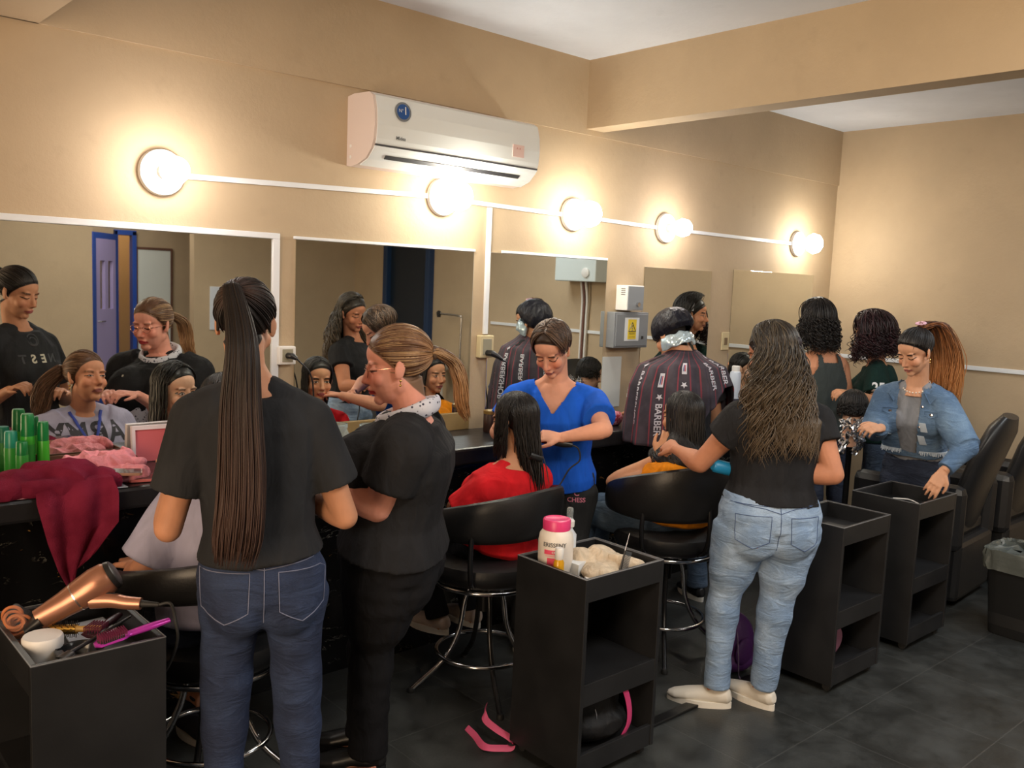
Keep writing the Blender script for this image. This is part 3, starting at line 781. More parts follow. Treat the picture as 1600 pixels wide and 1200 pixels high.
M_mirror = Mat('silvered_mirror', (.80, .82, .78), .015, 1.0).m
def mirror(label, x0, x1, z0, z1, trims, thick=.006):
    t = thing('wall_mirror', label, 'mirror', ((x0+x1)/2, Y1, z0), group=None)
    part('glass', MB().rbox((x0, Y1-thick, z0), (x1, Y1, z1), .0015), M_mirror, t)
    for b in trims: part('trim_strip', MB().rbox(*b, .002), M_whitepaint, t)
    return t
mirror('widest wall mirror at the far left, white strip along top and right edge', -.9, 1.705, .902, 1.757,
       [((-.9, 3.385, 1.757), (1.735, 3.4, 1.780)), ((1.705, 3.385, .902), (1.735, 3.4, 1.757))])
mirror('wall mirror behind the woman with glasses, thin white strip on its top', 1.81, 2.755, .985, 1.762, [((1.80, 3.39, 1.762), (2.76, 3.4, 1.774))])
mirror('wall mirror behind the person in the blue tee, white strip over most of its top', 2.86, 3.70, .93, 1.765, [((2.93, 3.39, 1.765), (3.70, 3.4, 1.778))])
mirror('smaller frameless mirror right of the grey electrical panel', 4.02, 4.66, .93, 1.745, [])
mirror('frameless mirror nearest the room corner, under the last lamp', 4.89, 5.86, .98, 1.765, [])
solo('wooden_ledge', MB().rbox((1.81, 3.385, .90), (2.755, 3.40, .985), .003), plain('ochre_board', srgb(150, 125, 80), .5, var=.1), 'low ochre board under the mirror behind the woman with glasses', 'ledge')

# wall lamps with their surface conduit
M_bulb = bpy.data.materials.new('lit_bulb'); M_bulb.use_nodes = True
_b = M_bulb.node_tree.nodes['Principled BSDF']; _b.inputs['Emission Color'].default_value = (1, .93, .82, 1); _b.inputs['Emission Strength'].default_value = 45
def lamp(x, z, power, label, r=.055, tint=(1, .92, .78)):
    t = thing('wall_lamp', label, 'lamp', (x, Y1, z), group=None)
    part('base_plate', MB().lathe([(.082, 0), (.086, .006), (.082, .022), (.03, .030), (.0, .030)], (x, Y1, z), 32, axis=(0, -1, 0)), M_white, t)
    part('socket', MB().lathe([(.026, 0), (.028, .035), (.024, .05), (0, .05)], (x, Y1-.025, z), 24, axis=(0, -1, 0)), M_white, t)
    part('bulb', MB().lathe([(.014, 0), (.024, .012), (r*.8, .035), (r, .065), (r*.86, .098), (r*.5, .118), (0, .124)], (x, Y1-.065, z), 28, axis=(0, -1, 0)), M_bulb, t)
    d = bpy.data.lights.new('bulb_light', 'POINT'); d.energy = power; d.color = tint; d.shadow_soft_size = .05
    o = bpy.data.objects.new('bulb_light', d); COL.objects.link(o); o.parent = t; o.location = (0, -.235, 0)
lamp_l = ['leftmost lit wall lamp, alone above the widest mirror', 'lit wall lamp right under the air conditioner', 'lit wall lamp just right of the air conditioner', 'small lit wall lamp above the grey timer box', 'rightmost lit wall lamp, next to the room corner']
for (x, z, p), l, tint in zip(LAMPS, lamp_l, [(1, .93, .95), (1, .95, .80), (1, .95, .80), (1, .92, .98), (1, .95, .82)]): lamp(x, z, p, l, .068 if p > 6 else .052, tint)
for a, b, l in (((1.32, 1.965), (2.49, 2.0), 'white cable conduit between the leftmost lamp and the air conditioner lamp'),
                ((2.61, 1.995), (3.35, 1.985), 'white cable conduit on the wall between the two brightest lamps'),
                ((3.47, 1.985), (4.12, 1.972), 'white cable conduit between the third and the fourth lamp'),
                ((4.24, 1.972), (5.55, 1.967), 'white cable conduit running to the lamp by the room corner')):
    solo('cable_conduit', MB().prism([(a[0], a[1]-.010), (b[0], b[1]-.010), (b[0], b[1]+.010), (a[0], a[1]+.010)], Y1-.013, Y1, (V3(0, 0, 0), V3(1, 0, 0), V3(0, 0, 1), V3(0, 1, 0))), M_whitepaint, l, 'conduit', org=((a[0]+b[0])/2, Y1, a[1]))
solo('cable_conduit', MB().rbox((2.828, 3.386, 1.365), (2.853, 3.4, 1.978), .002), M_whitepaint, 'vertical white conduit between two mirrors down to the cream socket', 'conduit')
solo('cable_conduit', MB().rbox((6.086, -.4, 1.185), (6.1, 3.38, 1.213), .002), M_whitepaint, 'white conduit running level along the right wall', 'conduit')

def ac_unit():
    t = thing('air_conditioner', 'white split air conditioner high on the tan wall above the lamps', 'air conditioner', (2.49, Y1, 2.09))
    x0, x1 = 2.045, 2.965
    prof = [(0, 2.085), (0, 2.372), (-.05, 2.378), (-.165, 2.372), (-.192, 2.355), (-.208, 2.30), (-.212, 2.24), (-.206, 2.18), (-.19, 2.145), (-.15, 2.108), (-.09, 2.088), (-.03, 2.080)]
    pl = [(Y1+y, z) for y, z in prof]
    fr = (V3(0, 0, 0), V3(0, 1, 0), V3(0, 0, 1), V3(1, 0, 0))
    white = plain('ac_white', srgb(226, 230, 230), .3); side = plain('ac_side_cream', srgb(222, 205, 196), .4)
    part('housing', MB().prism(pl, x0, x1, fr), side, t)
    f = [(Y1+y, z) for y, z in [(-.160, 2.374), (-.194, 2.357), (-.211, 2.30), (-.2155, 2.24), (-.211, 2.185), (-.204, 2.163), (-.19, 2.170), (-.19, 2.35)]]
    part('front_panel', MB().prism(f, x0+.012, x1-.006, fr), white, t)
    lo = [(Y1+y, z) for y, z in [(-.203, 2.155), (-.191, 2.140), (-.152, 2.104), (-.09, 2.083), (-.09, 2.10), (-.15, 2.12), (-.19, 2.155)]]
    part('lower_grille', MB().prism(lo, x0+.01, x1-.004, fr), white, t)
    part('air_slot', MB().prism([(Y1-.160, 2.1125), (Y1-.174, 2.1255), (Y1-.168, 2.130), (Y1-.155, 2.118)], x0+.08, x1-.09, (V3(0, -.004, -.003), V3(0, 1, 0), V3(0, 0, 1), V3(1, 0, 0))), plain('slot_dark', (.02, .02, .022), .5), t)
    part('panel_gap', MB().box((x0+.012, Y1-.206, 2.1565), (x1-.006, Y1-.195, 2.1625)), plain('slot_grey', (.06, .06, .065), .5), t)
    # round sticker, logo, small label
    c = V3(x0+.135, Y1-.2125, 2.305); n = nrm((0, -1, .08)); Yv = nrm((0, .08, 1))
    part('round_sticker', MB().lathe([(.040, 0), (.040, .0015), (.0, .0015)], c+n*.001, 32, axis=n), plain('sticker_grey', srgb(120, 125, 130), .3), t)
    part('sticker_disc', MB().lathe([(.031, 0), (.031, .0012), (.0, .0012)], c+n*.0022, 32, axis=n), plain('sticker_blue', srgb(30, 80, 150), .3), t)
    wm = plain('print_white', srgb(235, 235, 235), .4); gm = plain('print_grey', srgb(90, 92, 95), .4)
    text_on('sticker_number', '1', .045, c+n*.004+V3(.010, 0, .003), (1, 0, 0), Yv, wm, t, .001, bold=.0006)
    text_on('sticker_letters', 'N°', .020, c+n*.004+V3(-.012, 0, .002), (1, 0, 0), Yv, wm, t, .001)
    text_on('logo', 'Midea', .020, V3(x0+.125, Y1-.2155, 2.195), (1, 0, 0), (0, -.06, 1), gm, t, .002, bold=.0003)
    part('label_sticker', MB().rbox((x1-.175, Y1-.2175, 2.20), (x1-.105, Y1-.2135, 2.255), .0005), plain('pinkish_sticker', srgb(225, 195, 188), .5), t)
    text_on('label_print', 'A  A', .014, V3(x1-.14, Y1-.2172, 2.238), (1, 0, 0), (0, 0, 1), plain('print_red', srgb(190, 90, 80), .5), t, .001)
    for z in (2.165, 2.12): part('screw_cap', MB().lathe([(.007, 0), (.007, .002), (.004, .003), (0, .003)], (x0, Y1-.03, z), 14, axis=(-1, 0, 0)), M_white, t)
ac_unit()

def socket_box(x, z, w, h, label, mat, dep=.035):
    t = thing('wall_socket', label, 'socket', (x, Y1, z-h/2))
    part('box', MB().rbox((x-w/2, Y1-dep, z-h/2), (x+w/2, Y1, z+h/2), .004), mat, t)
    part('plate', MB().rbox((x-w*.32, Y1-dep-.003, z-h*.36), (x+w*.32, Y1-dep+.001, z+h*.36), .002), plain('plate_grey', srgb(150, 145, 125), .5), t)
    return t
M_cream = plain('cream_plastic', srgb(205, 190, 150), .5)
t = socket_box(2.835, 1.305, .085, .11, 'cream wall socket with a dark plug below the vertical conduit', M_cream)
part('plug', MB().tube([(2.835, 3.365, 1.275), (2.84, 3.33, 1.275), (2.86, 3.315, 1.262), (2.885, 3.305, 1.245)], [.015, .016, .012, .008], 12), M_black, t)
part('plug_cord', MB().tube(spline([(2.885, 3.305, 1.245), (2.91, 3.30, 1.22), (2.92, 3.32, 1.1), (2.93, 3.33, .95), (2.95, 3.2, .905)], 20), .0035, 8), M_black, t)
t = socket_box(1.765, 1.285, .075, .075, 'white wall socket with a plugged black cord between the left mirrors', M_white)
part('plug', MB().tube([(1.765, 3.365, 1.285), (1.77, 3.335, 1.285), (1.785, 3.325, 1.275)], [.013, .013, .008], 12), M_black, t)
part('plug_cord', MB().tube(spline([(1.785, 3.325, 1.275), (1.85, 3.32, 1.2), (1.87, 3.33, 1.05), (1.86, 3.3, .91), (1.9, 3.2, .905)], 20), .0035, 8), M_black, t)
t = thing('wall_switch', 'cream light switch on the wall between the two frameless mirrors', 'switch', (4.85, Y1, 1.25))
part('plate', MB().rbox((4.81, Y1-.010, 1.25), (4.885, Y1, 1.365), .003), M_cream, t)
part('rocker', MB().rbox((4.832, Y1-.014, 1.285), (4.863, Y1-.009, 1.33), .002), plain('switch_brown', srgb(120, 100, 75), .5), t)
t = thing('timer_box', 'small white and grey control box above the grey electrical panel', 'control box', (3.855, Y1, 1.495))
part('case', MB().rbox((3.79, Y1-.085, 1.495), (3.93, Y1, 1.635), .004), M_white, t)
part('front_plate', MB().rbox((3.795, Y1-.089, 1.50), (3.926, Y1-.084, 1.63), .002), plain('box_grey', srgb(140, 145, 150), .5), t)
part('dial', MB().lathe([(.013, 0), (.012, .014), (0, .014)], (3.875, Y1-.088, 1.53), 20, axis=(0, -1, 0)), M_chrome, t)
for i in range(4): part('vent_slot', MB().box((3.7885, Y1-.07, 1.58+i*.011), (3.7905, Y1-.04, 1.584+i*.011)), M_black, t)
t = thing('electrical_panel', 'grey metal electrical panel with a yellow warning sign on the wall', 'electrical panel', (3.87, Y1, 1.285))
gp = plain('panel_grey', srgb(128, 132, 136), .45)
part('box', MB().rbox((3.725, Y1-.06, 1.285), (4.012, Y1, 1.485), .004), gp, t)
part('door', MB().rbox((3.735, Y1-.066, 1.295), (4.002, Y1-.058, 1.475), .003), gp, t)
part('latch', MB().rbox((3.95, Y1-.073, 1.335), (3.963, Y1-.064, 1.352), .002), M_black, t)
part('sign_sheet', MB().box((3.805, Y1-.0675, 1.325), (3.925, Y1-.0655, 1.455)), plain('paper_white', srgb(215, 218, 220), .7), t)
sy = part('warning_sign', MB().box((3.83, Y1-.069, 1.335), (3.90, Y1-.067, 1.445)), plain('warning_yellow', srgb(225, 195, 50), .6), t)
tri = MB(); o = V3(3.865, Y1-.0692, 1.395)
for i in range(3):
    a0 = pi/2+i*2*pi/3; a1 = a0+2*pi/3; tri.tube([o+V3(math.cos(a0)*.034, 0, math.sin(a0)*.034), o+V3(math.cos(a1)*.034, 0, math.sin(a1)*.034)], .0022, 6)
tri.tube([o+V3(.004, 0, .018), o+V3(-.005, 0, .002), o+V3(.005, 0, -.001), o+V3(-.003, 0, -.014)], .0022, 6)
part('warning_triangle', tri, M_black, t)
text_on('sign_lettering', 'PELIGRO', .012, (3.865, Y1-.0695, 1.365), (1, 0, 0), (0, 0, 1), M_black, t, .0005)
text_on('sign_lettering', 'ALTA TENSION', .0075, (3.865, Y1-.0695, 1.347), (1, 0, 0), (0, 0, 1), M_black, t, .0005)
def sheet():
    b = MB().rbox((3.705, Y1-.006, .945), (3.862, Y1, 1.232), .0015)
    o = solo('wall_notice', b, plain('notice_sheet', srgb(205, 208, 205), .6, var=.04), 'blank white sheet on the wall below the electrical panel', 'notice')
sheet()
# things on the right and the front wall, seen in the mirrors
t = thing('water_heater', 'white box heater with a round dial and pipes seen in the third mirror', 'heater', (6.0, 1.1, 1.66))
part('case', MB().rbox((5.90, .72, 1.66), (6.1, 1.24, 1.92), .01), plain('heater_white', srgb(205, 215, 215), .35), t)
part('dial', MB().lathe([(.045, 0), (.045, .012), (.03, .02), (0, .02)], (5.90, 1.12, 1.74), 24, axis=(-1, 0, 0)), M_white, t)
for y, m in ((.99, M_white), (.955, plain('pipe_red_brown', srgb(110, 70, 60), .5)), (.93, M_white)):
    part('pipe', MB().tube(spline([(6.04, y, 1.67), (6.06, y+.01, 1.5), (6.07, y, 1.3), (6.07, y-.005, .6), (6.07, y, .02)], 24), .011, 10), m, t)
t = thing('wash_basin', 'white wash basin with a bent steel tap pipe seen in the second mirror', 'basin', (5.85, -.95, 0))
part('bowl', MB().lathe([(.05, .62), (.16, .68), (.2, .76), (.21, .80), (.19, .80), (.15, .72), (0, .68)], (5.86, -1.0, 0), 28), plain('ceramic', srgb(225, 225, 220), .2), t)
part('pedestal', MB().lathe([(.11, 0), (.08, .1), (.07, .5), (.10, .66)], (5.86, -1.0, 0), 20), plain('ceramic', (0, 0, 0)), t)
part('tap_pipe', MB().tube(spline([(5.95, -.72, .5), (5.95, -.72, 1.0), (5.95, -.72, 1.22), (5.94, -.76, 1.25), (5.9, -1.05, 1.26)], 24), .011, 10), M_chrome, t)
part('tap_head', MB().lathe([(.02, 0), (.028, .05), (.012, .07)], (5.9, -1.05, 1.22), 16), M_black, t)
t = thing('whiteboard', 'tall white board with a brown frame reflected in the widest mirror', 'board', (4.13, -4.55, .57))
fm = plain('brown_frame', srgb(95, 60, 45), .6)
part('panel', MB().box((3.93, -4.585, .6), (4.33, -4.575, 1.84)), plain('board_white', srgb(215, 220, 215), .25), t)
for a, b in (((3.905, -4.6, .57), (3.93, -4.565, 1.87)), ((4.33, -4.6, .57), (4.355, -4.565, 1.87)), ((3.93, -4.6, 1.84), (4.33, -4.565, 1.87)), ((3.93, -4.6, .57), (4.33, -4.565, .6))): part('frame_rail', MB().rbox(a, b, .003), fm, t)
solo('white_plaque', MB().rbox((4.21, Y0, .95), (4.60, Y0+.012, 1.44), .005), plain('plaque_white', srgb(210, 215, 225), .3), 'plain white plaque reflected beside the back of the ponytailed head', 'plaque')

# ------------------------------------------------------------------ the long counter
def counter():
    t = thing('counter', 'long black vinyl topped counter under the mirrors with a gold veined front', 'counter', (2, 3.2, 0))
    M = Mat('black_vinyl_top', (.014, .014, .016), .30); M.bump(M.noise(M.coord(), 35, 5)*.6+M.noise(M.coord(), 6, 2), .35, .006)
    part('worktop', MB().rbox((X0, 2.985, .825), (5.7, Y1, .90), .012), M.m, t)
    M = Mat('gold_veined_black', (.004, .004, .004), .22)
    v = M.coord(); x, y, z = M.sep(v)
    q = M.comb(x*1.0, y, z*2.2)
    a = M.noise(q, 4.2, 7, .62, 1.6); b = M.noise(q, 9, 3, .5, .5)
    vein = (a-.5).abs().step(.009, .002)*b.step(.50, .66)
    pat = (M.noise(q, 5.5, 6, .6, 2.2)).step(.665, .68)
    c = M.mix(vein*.55, (.004, .004, .0042), srgb(150, 148, 140)); c = M.mix(pat*.85, c, srgb(150, 112, 60))
    M.set('Base Color', c)
    part('front_panel', MB().box((X0, 3.10, 0), (5.7, 3.13, .825)), M.m, t, 'black front with gold and grey veins')
counter()

# ------------------------------------------------------------------ trolleys
def cart(label, x0, y0, wx, wy, H=.70, openside='y', shelves=(.06, .33)):
    """black laminate trolley: open front at y0 ('y') or at x0 ('x')"""
    t = thing('trolley', label, 'trolley', (x0+wx/2, y0+wy/2, 0), group=None)
    x1, y1 = x0+wx, y0+wy; th = .016; zb = .035; tray = H-.075
    m = [M_cart, M_carte]
    def panel(n, a, b): part(n, MB().rbox(a, b, .0012), m, t)
    if openside == 'y':
        panel('side_panel', (x0, y0, zb), (x0+th, y1, H)); panel('side_panel', (x1-th, y0, zb), (x1, y1, H)); panel('back_panel', (x0+th, y1-th, zb), (x1-th, y1, H))
        for z in (zb+.0, ): panel('kick_board', (x0+th, y0+.003, zb), (x1-th, y0+.018, zb+.075))
        for z in shelves: panel('shelf', (x0+th, y0+.004, z), (x1-th, y1-th, z+th))
        panel('shelf_lip', (x0+th, y0+.001, shelves[1]-.055), (x1-th, y0+.016, shelves[1]+.02))
        panel('tray_front', (x0+th, y0, tray-.0), (x1-th, y0+th, H))
    else:
        panel('side_panel', (x0, y0, zb), (x1, y0+th, H)); panel('side_panel', (x0, y1-th, zb), (x1, y1, H)); panel('back_panel', (x1-th, y0+th, zb), (x1, y1-th, H))
        panel('kick_board', (x0+.003, y0+th, zb), (x0+.018, y1-th, zb+.075))
        for z in shelves: panel('shelf', (x0+.004, y0+th, z), (x1-th, y1-th, z+th))
        panel('tray_front', (x0, y0+th, tray), (x0+th, y1-th, H))
    panel('tray_floor', (x0+th, y0+th, tray), (x1-th, y1-th, tray+.010))
    e = .0016
    for a, b in (((x0, y0, H), (x1, y0+.003, H+e)), ((x0, y1-.003, H), (x1, y1, H+e)), ((x0, y0+.003, H), (x0+.003, y1-.003, H+e)), ((x1-.003, y0+.003, H), (x1, y1-.003, H+e))):
        part('edge_band', MB().box(a, b), plain('worn_edge', (.16, .16, .165), .5), t)
    for cx, cy in ((x0+.035, y0+.035), (x1-.035, y0+.035), (x0+.035, y1-.035), (x1-.035, y1-.035)):
        part('caster', MB().lathe([(.017, -.009), (.018, 0), (.017, .009)], (cx, cy, .018), 16, axis=(1, 0, 0)).rbox((cx-.004, cy-.012, .018), (cx+.004, cy+.012, .036), .001), M_rubber, t)
    return tray+.010
TR = cart('black trolley in the bottom left corner loaded with hair dryer and brushes', .51, 2.18, .31, .41, openside='x')
cart('tall black trolley in the front with the pink lidded jar on it', 2.02, 1.87, .385, .325)
cart('black trolley behind the woman in light jeans with a folded paper inside', 3.35, 1.72, .40, .30)
cart('black trolley in front of the person in the denim jacket', 4.06, 1.735, .40, .325)

# ------------------------------------------------------------------ chairs
def chair(label, loc, rz, zs=.0, bz=0, group='swivel salon chairs', back_h=.20, fat=.065, wrap=118, br=.27):
    t = thing('salon_chair', label, 'chair', loc, rz, None)
    b = MB().lathe([(.0, .445+zs), (.17, .445+zs), (.215, .452+zs), (.235, .475+zs), (.240, .50+zs), (.232, .525+zs), (.20, .545+zs), (.12, .552+zs), (0, .553+zs)], n=36)
    lpart('seat', b, M_leather, t)
    b = MB(); m = 34; A = np.radians(np.linspace(-90-wrap, -90+wrap, m)); ang = np.linspace(0, 2*pi, 16, endpoint=False); vs = []
    for a in A:
        u = abs(a+pi/2)/math.radians(wrap); hh = back_h*(1-.62*u**1.6); zc = .745+zs+bz-.075*u**1.5+.0; ww = fat*(.5+.3*(1-u**4)); R = br-.0*u
        if u > .93: s_ = math.sqrt(max(.02, 1-((u-.93)/.075)**2)); hh *= s_; ww *= s_
        c = V3(R*math.cos(a), R*math.sin(a), zc); o = V3(math.cos(a), math.sin(a), 0)
        lean = (o*.18*(1-u)+UP)
        cc = np.cos(ang); ss = np.sin(ang)
        vs.append(c+np.outer(np.sign(cc)*np.abs(cc)**.8*ww/2, o)+np.outer(np.sign(ss)*np.abs(ss)**.8*hh/2, lean))
    f = [(i*16+k, i*16+(k+1) % 16, (i+1)*16+(k+1) % 16, (i+1)*16+k) for i in range(m-1) for k in range(16)]+[tuple(range(16))[::-1], tuple(range((m-1)*16, m*16))]
    b.add(np.concatenate(vs), f); lpart('backrest', b, M_leather, t)
    for a in (-150, -30, -90):
        a = math.radians(a); b = MB().tube(spline([(.2*math.cos(a), .2*math.sin(a), .46+zs), (.262*math.cos(a), .262*math.sin(a), .49+zs), (.285*math.cos(a), .285*math.sin(a), .58+zs), (.275*math.cos(a), .275*math.sin(a), .70+zs)], 12), .010, 10); lpart('back_support', b, M_blackmetal, t)
    ring = [(.212*math.cos(q), .212*math.sin(q), .436+zs) for q in np.linspace(0, 2*pi, 40, endpoint=False)]
    lpart('seat_ring', MB().tube(ring, .0095, 10, closed=True, caps=False, up=(0, 0, 1)), M_chrome, t)
    lpart('swivel_column', MB().lathe([(.03, .30+zs), (.035, .42+zs), (.09, .44+zs), (.09, .446+zs)], n=20), M_blackmetal, t)
    for i in range(4):
        a = math.radians(45+90*i+12); c, s = math.cos(a), math.sin(a)
        lpart('leg', MB().tube(spline([(.05*c, .05*s, .43+zs), (.08*c, .08*s, .34+zs), (.10*c, .10*s, .24), (.155*c, .155*s, .13), (.235*c, .235*s, .055), (.285*c, .285*s, .012)], 22), .0105, 10), M_chrome if i % 2 else M_blackmetal, t)
        lpart('foot_cap', MB().lathe([(.014, 0), (.015, .012), (.011, .02)], (.286*c, .286*s, 0), 14), M_rubber, t)
    ring = [(.185*math.cos(q), .185*math.sin(q), .155) for q in np.linspace(0, 2*pi, 40, endpoint=False)]
    lpart('foot_ring', MB().tube(ring, .009, 10, closed=True, caps=False, up=(0, 0, 1)), M_chrome, t)
    return t
chair('black salon chair in which the woman in the lilac tee sits', (1.13, 2.63, 0), math.radians(-6), -.03, bz=.03, back_h=.13)
chair('black salon chair with the girl in the red tee', (2.26, 2.64, 0), math.radians(8), .02, back_h=.20)
chair('black salon chair with the girl in the orange top', (3.17, 2.46, 0), math.radians(-14), .03, back_h=.26, br=.275)

def wash_chair(label, loc, rz):
    t = thing('shampoo_chair', label, 'chair', loc, rz, 'bulky black armchairs by the right wall')
    lpart('base', MB().rbox((-.27, -.26, .03), (.27, .30, .36), .03), M_leather, t)
    lpart('seat', MB().rbox((-.21, -.28, .34), (.21, .26, .47), .045), M_leather, t)
    for s in (-1, 1): lpart('armrest', MB().rbox((s*.25-.05, -.30, .30), (s*.25+.05, .30, .66), .045), M_leather, t)
    b = MB().tube([(0, .20, .38), (0, .25, .6), (0, .31, .80), (0, .37, .96), (0, .40, 1.03)], [(.22, .055), (.225, .06), (.215, .065), (.17, .06), (.09, .035)], 24, up=(1, 0, 0)); lpart('backrest', b, M_leather, t)
    return t
wash_chair('black armchair with its back to the camera, right behind the denim jacket', (5.10, 2.16, 0), math.radians(184))
wash_chair('black armchair by the right wall, cut by the right edge of the photo', (5.765, 2.14, 0), math.radians(180))

# ------------------------------------------------------------------ the people
SK_tan = srgb(196, 140, 108); SK_fair = srgb(222, 160, 132); SK_pink = srgb(226, 158, 138); SK_mid = srgb(200, 146, 112)
M_blackT = cloth('black_cotton', (.018, .018, .020)); M_blackT2 = cloth('black_cotton_faded', (.026, .027, .030), fold=14)
M_denim = denim('dark_blue_denim', (.013, .022, .058), (.030, .050, .115)); M_light = denim('light_blue_denim', (.20, .30, .46), (.36, .47, .62))
M_jacket = denim('mid_blue_denim', (.075, .14, .25), (.17, .27, .40)); M_navy = denim('navy_denim', (.014, .020, .042), (.028, .040, .075))
M_shoew = plain('white_shoe', srgb(215, 208, 195), .55, bump=.1); M_sole = plain('shoe_sole', srgb(228, 222, 210), .6)
M_blackp = cloth('black_trouser', (.010, .010, .012)); M_blue = cloth('royal_blue_tee', srgb(28, 92, 205), fold=12); M_red = cloth('red_tee', srgb(208, 30, 38), fold=14)
M_orange = cloth('orange_top', srgb(232, 140, 22), fold=22); M_lilac = cloth('lilac_grey_tee', srgb(176, 174, 200), fold=12); M_green = cloth('dark_green_tee', srgb(22, 46, 42))
H_black = hair_mat('black_hair', (.006, .005, .005), (.035, .028, .026), hl=.5)
H_brown = hair_mat('dark_brown_hair', (.010, .007, .006), (.040, .024, .019), (.060, .030, .022), rough=.55, hl=.45)
H_blond = hair_mat('dyed_blond_hair', srgb(92, 62, 44), srgb(196, 160, 118), srgb(176, 130, 88), hl=.75)
H_fair = hair_mat('light_brown_hair', srgb(88, 60, 44), srgb(165, 125, 92), hl=.6)
H_ash = hair_mat('ash_streaked_hair', (.020, .016, .013), srgb(112, 98, 78), srgb(92, 76, 58), hl=.55)
H_ging = hair_mat('ginger_brown_hair', srgb(60, 34, 22), srgb(170, 108, 62), srgb(178, 118, 66), hl=.8)
H_wine = hair_mat('wine_dark_hair', (.014, .006, .008), (.07, .02, .028), hl=.6)
H_cut = hair_mat('short_brown_hair', srgb(50, 36, 28), srgb(122, 94, 74), hl=.6)
M_tie = plain('dark_hair_tie', (.02, .015, .02), .6); M_gold = plain('gold_metal', srgb(220, 180, 110), .25, 1)
M_cr = lambda n, s: n

# ---- woman with the long ponytail, back to the camera
A = Person('woman with a waist-long dark ponytail in a black tee, back turned, nearest', dict(head=(1.045, 2.225, 1.482), hyaw=38, hpitch=16, neck=(1.05, 2.18, 1.30), pel=(1.085, 2.19, .80), faz=25,
    eL=(.855, 2.26, .955), wL=(.955, 2.47, 1.07), hdL=(.30, .8, .35), hnL=(-.4, -.2, 1), curlL=.9, eR=(1.275, 2.09, .965), wR=(1.20, 2.32, 1.03), hdR=(-.5, .8, .3), hnR=(.3, -.2, 1), curlR=.9,
    kL=(1.00, 2.24, .42), kR=(1.175, 2.155, .42), aL=(.98, 2.20, .07), aR=(1.18, 2.12, .07), sw=.95, bust=.9), k=.94, fat=1.02,
    skin=skin_mat('skin_tan', SK_tan, open_=0), base=(1.085, 2.19, 0))
a_sh = A.shirt(M_blackT2, t0=.15, sleeve=.66, grow=.016, loose=.004, seed=11, fold=.008, label=None)
A.trousers(M_denim, t1=.22, grow=.006, knee=.062, ankle=.045, seed=4, fold=.006)
A.shoe('L', M_shoew, M_sole); A.shoe('R', M_shoew, M_sole)
pony(A, H_brown, tie=(-.20, -1, .36), tail=[(.95, 2.045, 1.45), (.942, 2.03, 1.30), (.942, 2.025, 1.12), (.935, 2.03, .98), (.925, 2.04, .88)], tr=(.012, .022, .036, .047, .055, .057, .045), n=620, wave=.002, wk=1.5, tie_mat=None, tiek=1.09, frizz=.15, sr=.0022)

ba = bvh_of([a_sh]); _x = -azr(25); _c = V3(1.055, 2.19, 1.185)+azf(25)*.12
for ch, dx_, pm in (('N', -.072, plain('print_dim_grey', srgb(70, 72, 76), .8)), ('E', -.024, plain('print_cream', srgb(200, 195, 175), .8)), ('S', .024, plain('print_cream', (0, 0, 0))), ('T', .072, plain('print_dim_grey', (0, 0, 0)))):
    text_on('shirt_lettering', ch, .052, _c+_x*dx_, _x, UP, pm, A.root, .0012, target=ba, bold=.0015)
for R_, z_ in ((.026, .085), (.016, .080)):
    pts = []
    for q in np.linspace(.15*pi, 1.9*pi, 22):
        o = _c+_x*(R_*math.cos(q))+UP*(z_+R_*math.sin(q))+azf(25)*.2; h = ba.ray_cast(Vector(o), Vector(-azf(25)), .5)
        if h[0] is not None: pts.append(np.array(h[0])+azf(25)*.001)
    if len(pts) > 3: part('shirt_emblem', MB().tube(np.array(pts), .0030, 6), plain('print_dim_grey', (0, 0, 0)), A.root)

# ---- woman with glasses and scarf
B = Person('woman with glasses, white scarf and blond ponytail in black, seen in profile', dict(head=(1.605, 2.345, 1.345), hyaw=-57, hpitch=9, neck=(1.655, 2.325, 1.175), pel=(1.63, 2.39, .74), faz=-46,
    eL=(1.485, 2.25, .93), wL=(1.36, 2.44, 1.03), hdL=(-.2, .8, .15), hnL=(-.3, -.1, 1), curlL=.7, eR=(1.62, 2.52, .93), wR=(1.44, 2.60, 1.04), hdR=(-.9, .3, .2), hnR=(0, .2, 1), curlR=.7,
    kL=(1.55, 2.36, .40), kR=(1.62, 2.48, .40), aL=(1.56, 2.38, .06), aR=(1.62, 2.50, .06), jaw=1.14, nk=1.15, bust=1.25, sw=.98, hk=1.09, hipw=1.12, thigh=1.08), k=.94, fat=1.42, vox=.0042,
    skin=skin_mat('skin_pink', SK_pink, lip=(.50, .05, .06), hair=(.20, .115, .07), open_=0, brow=.5, blush=.6), base=(1.63, 2.39, 0))
B.shirt(M_blackT, t0=.05, sleeve=.62, grow=.016, loose=.006, seed=21, fold=.007)
bb = bvh_of([o for o in B.root.children if o.name.startswith('shirt')])
text_on('shirt_lettering', 'I', .045, B.neck-azr(-46)*.085-UP*.10+azf(-46)*.1, azr(-46)*-1, UP, plain('print_cream', (0, 0, 0)), B.root, .0012, target=bb, bold=.002)
B.trousers(M_blackp, name='trousers', t1=.3, grow=.012, knee=.066, ankle=.055, seed=5, fold=.005)
B.shoe('L', M_black, M_black); B.shoe('R', M_black, M_black)
pony(B, H_blond, tie=(0.0, -1, -.12), tail=[(1.775, 2.275, 1.36), (1.80, 2.265, 1.30), (1.815, 2.27, 1.22), (1.85, 2.275, 1.16)], tr=(.018, .030, .040, .038, .016), n=320, wave=.004, roots=420, tie_mat=plain('brown_hair_tie', (.10, .06, .04), .6), tiek=1.20)
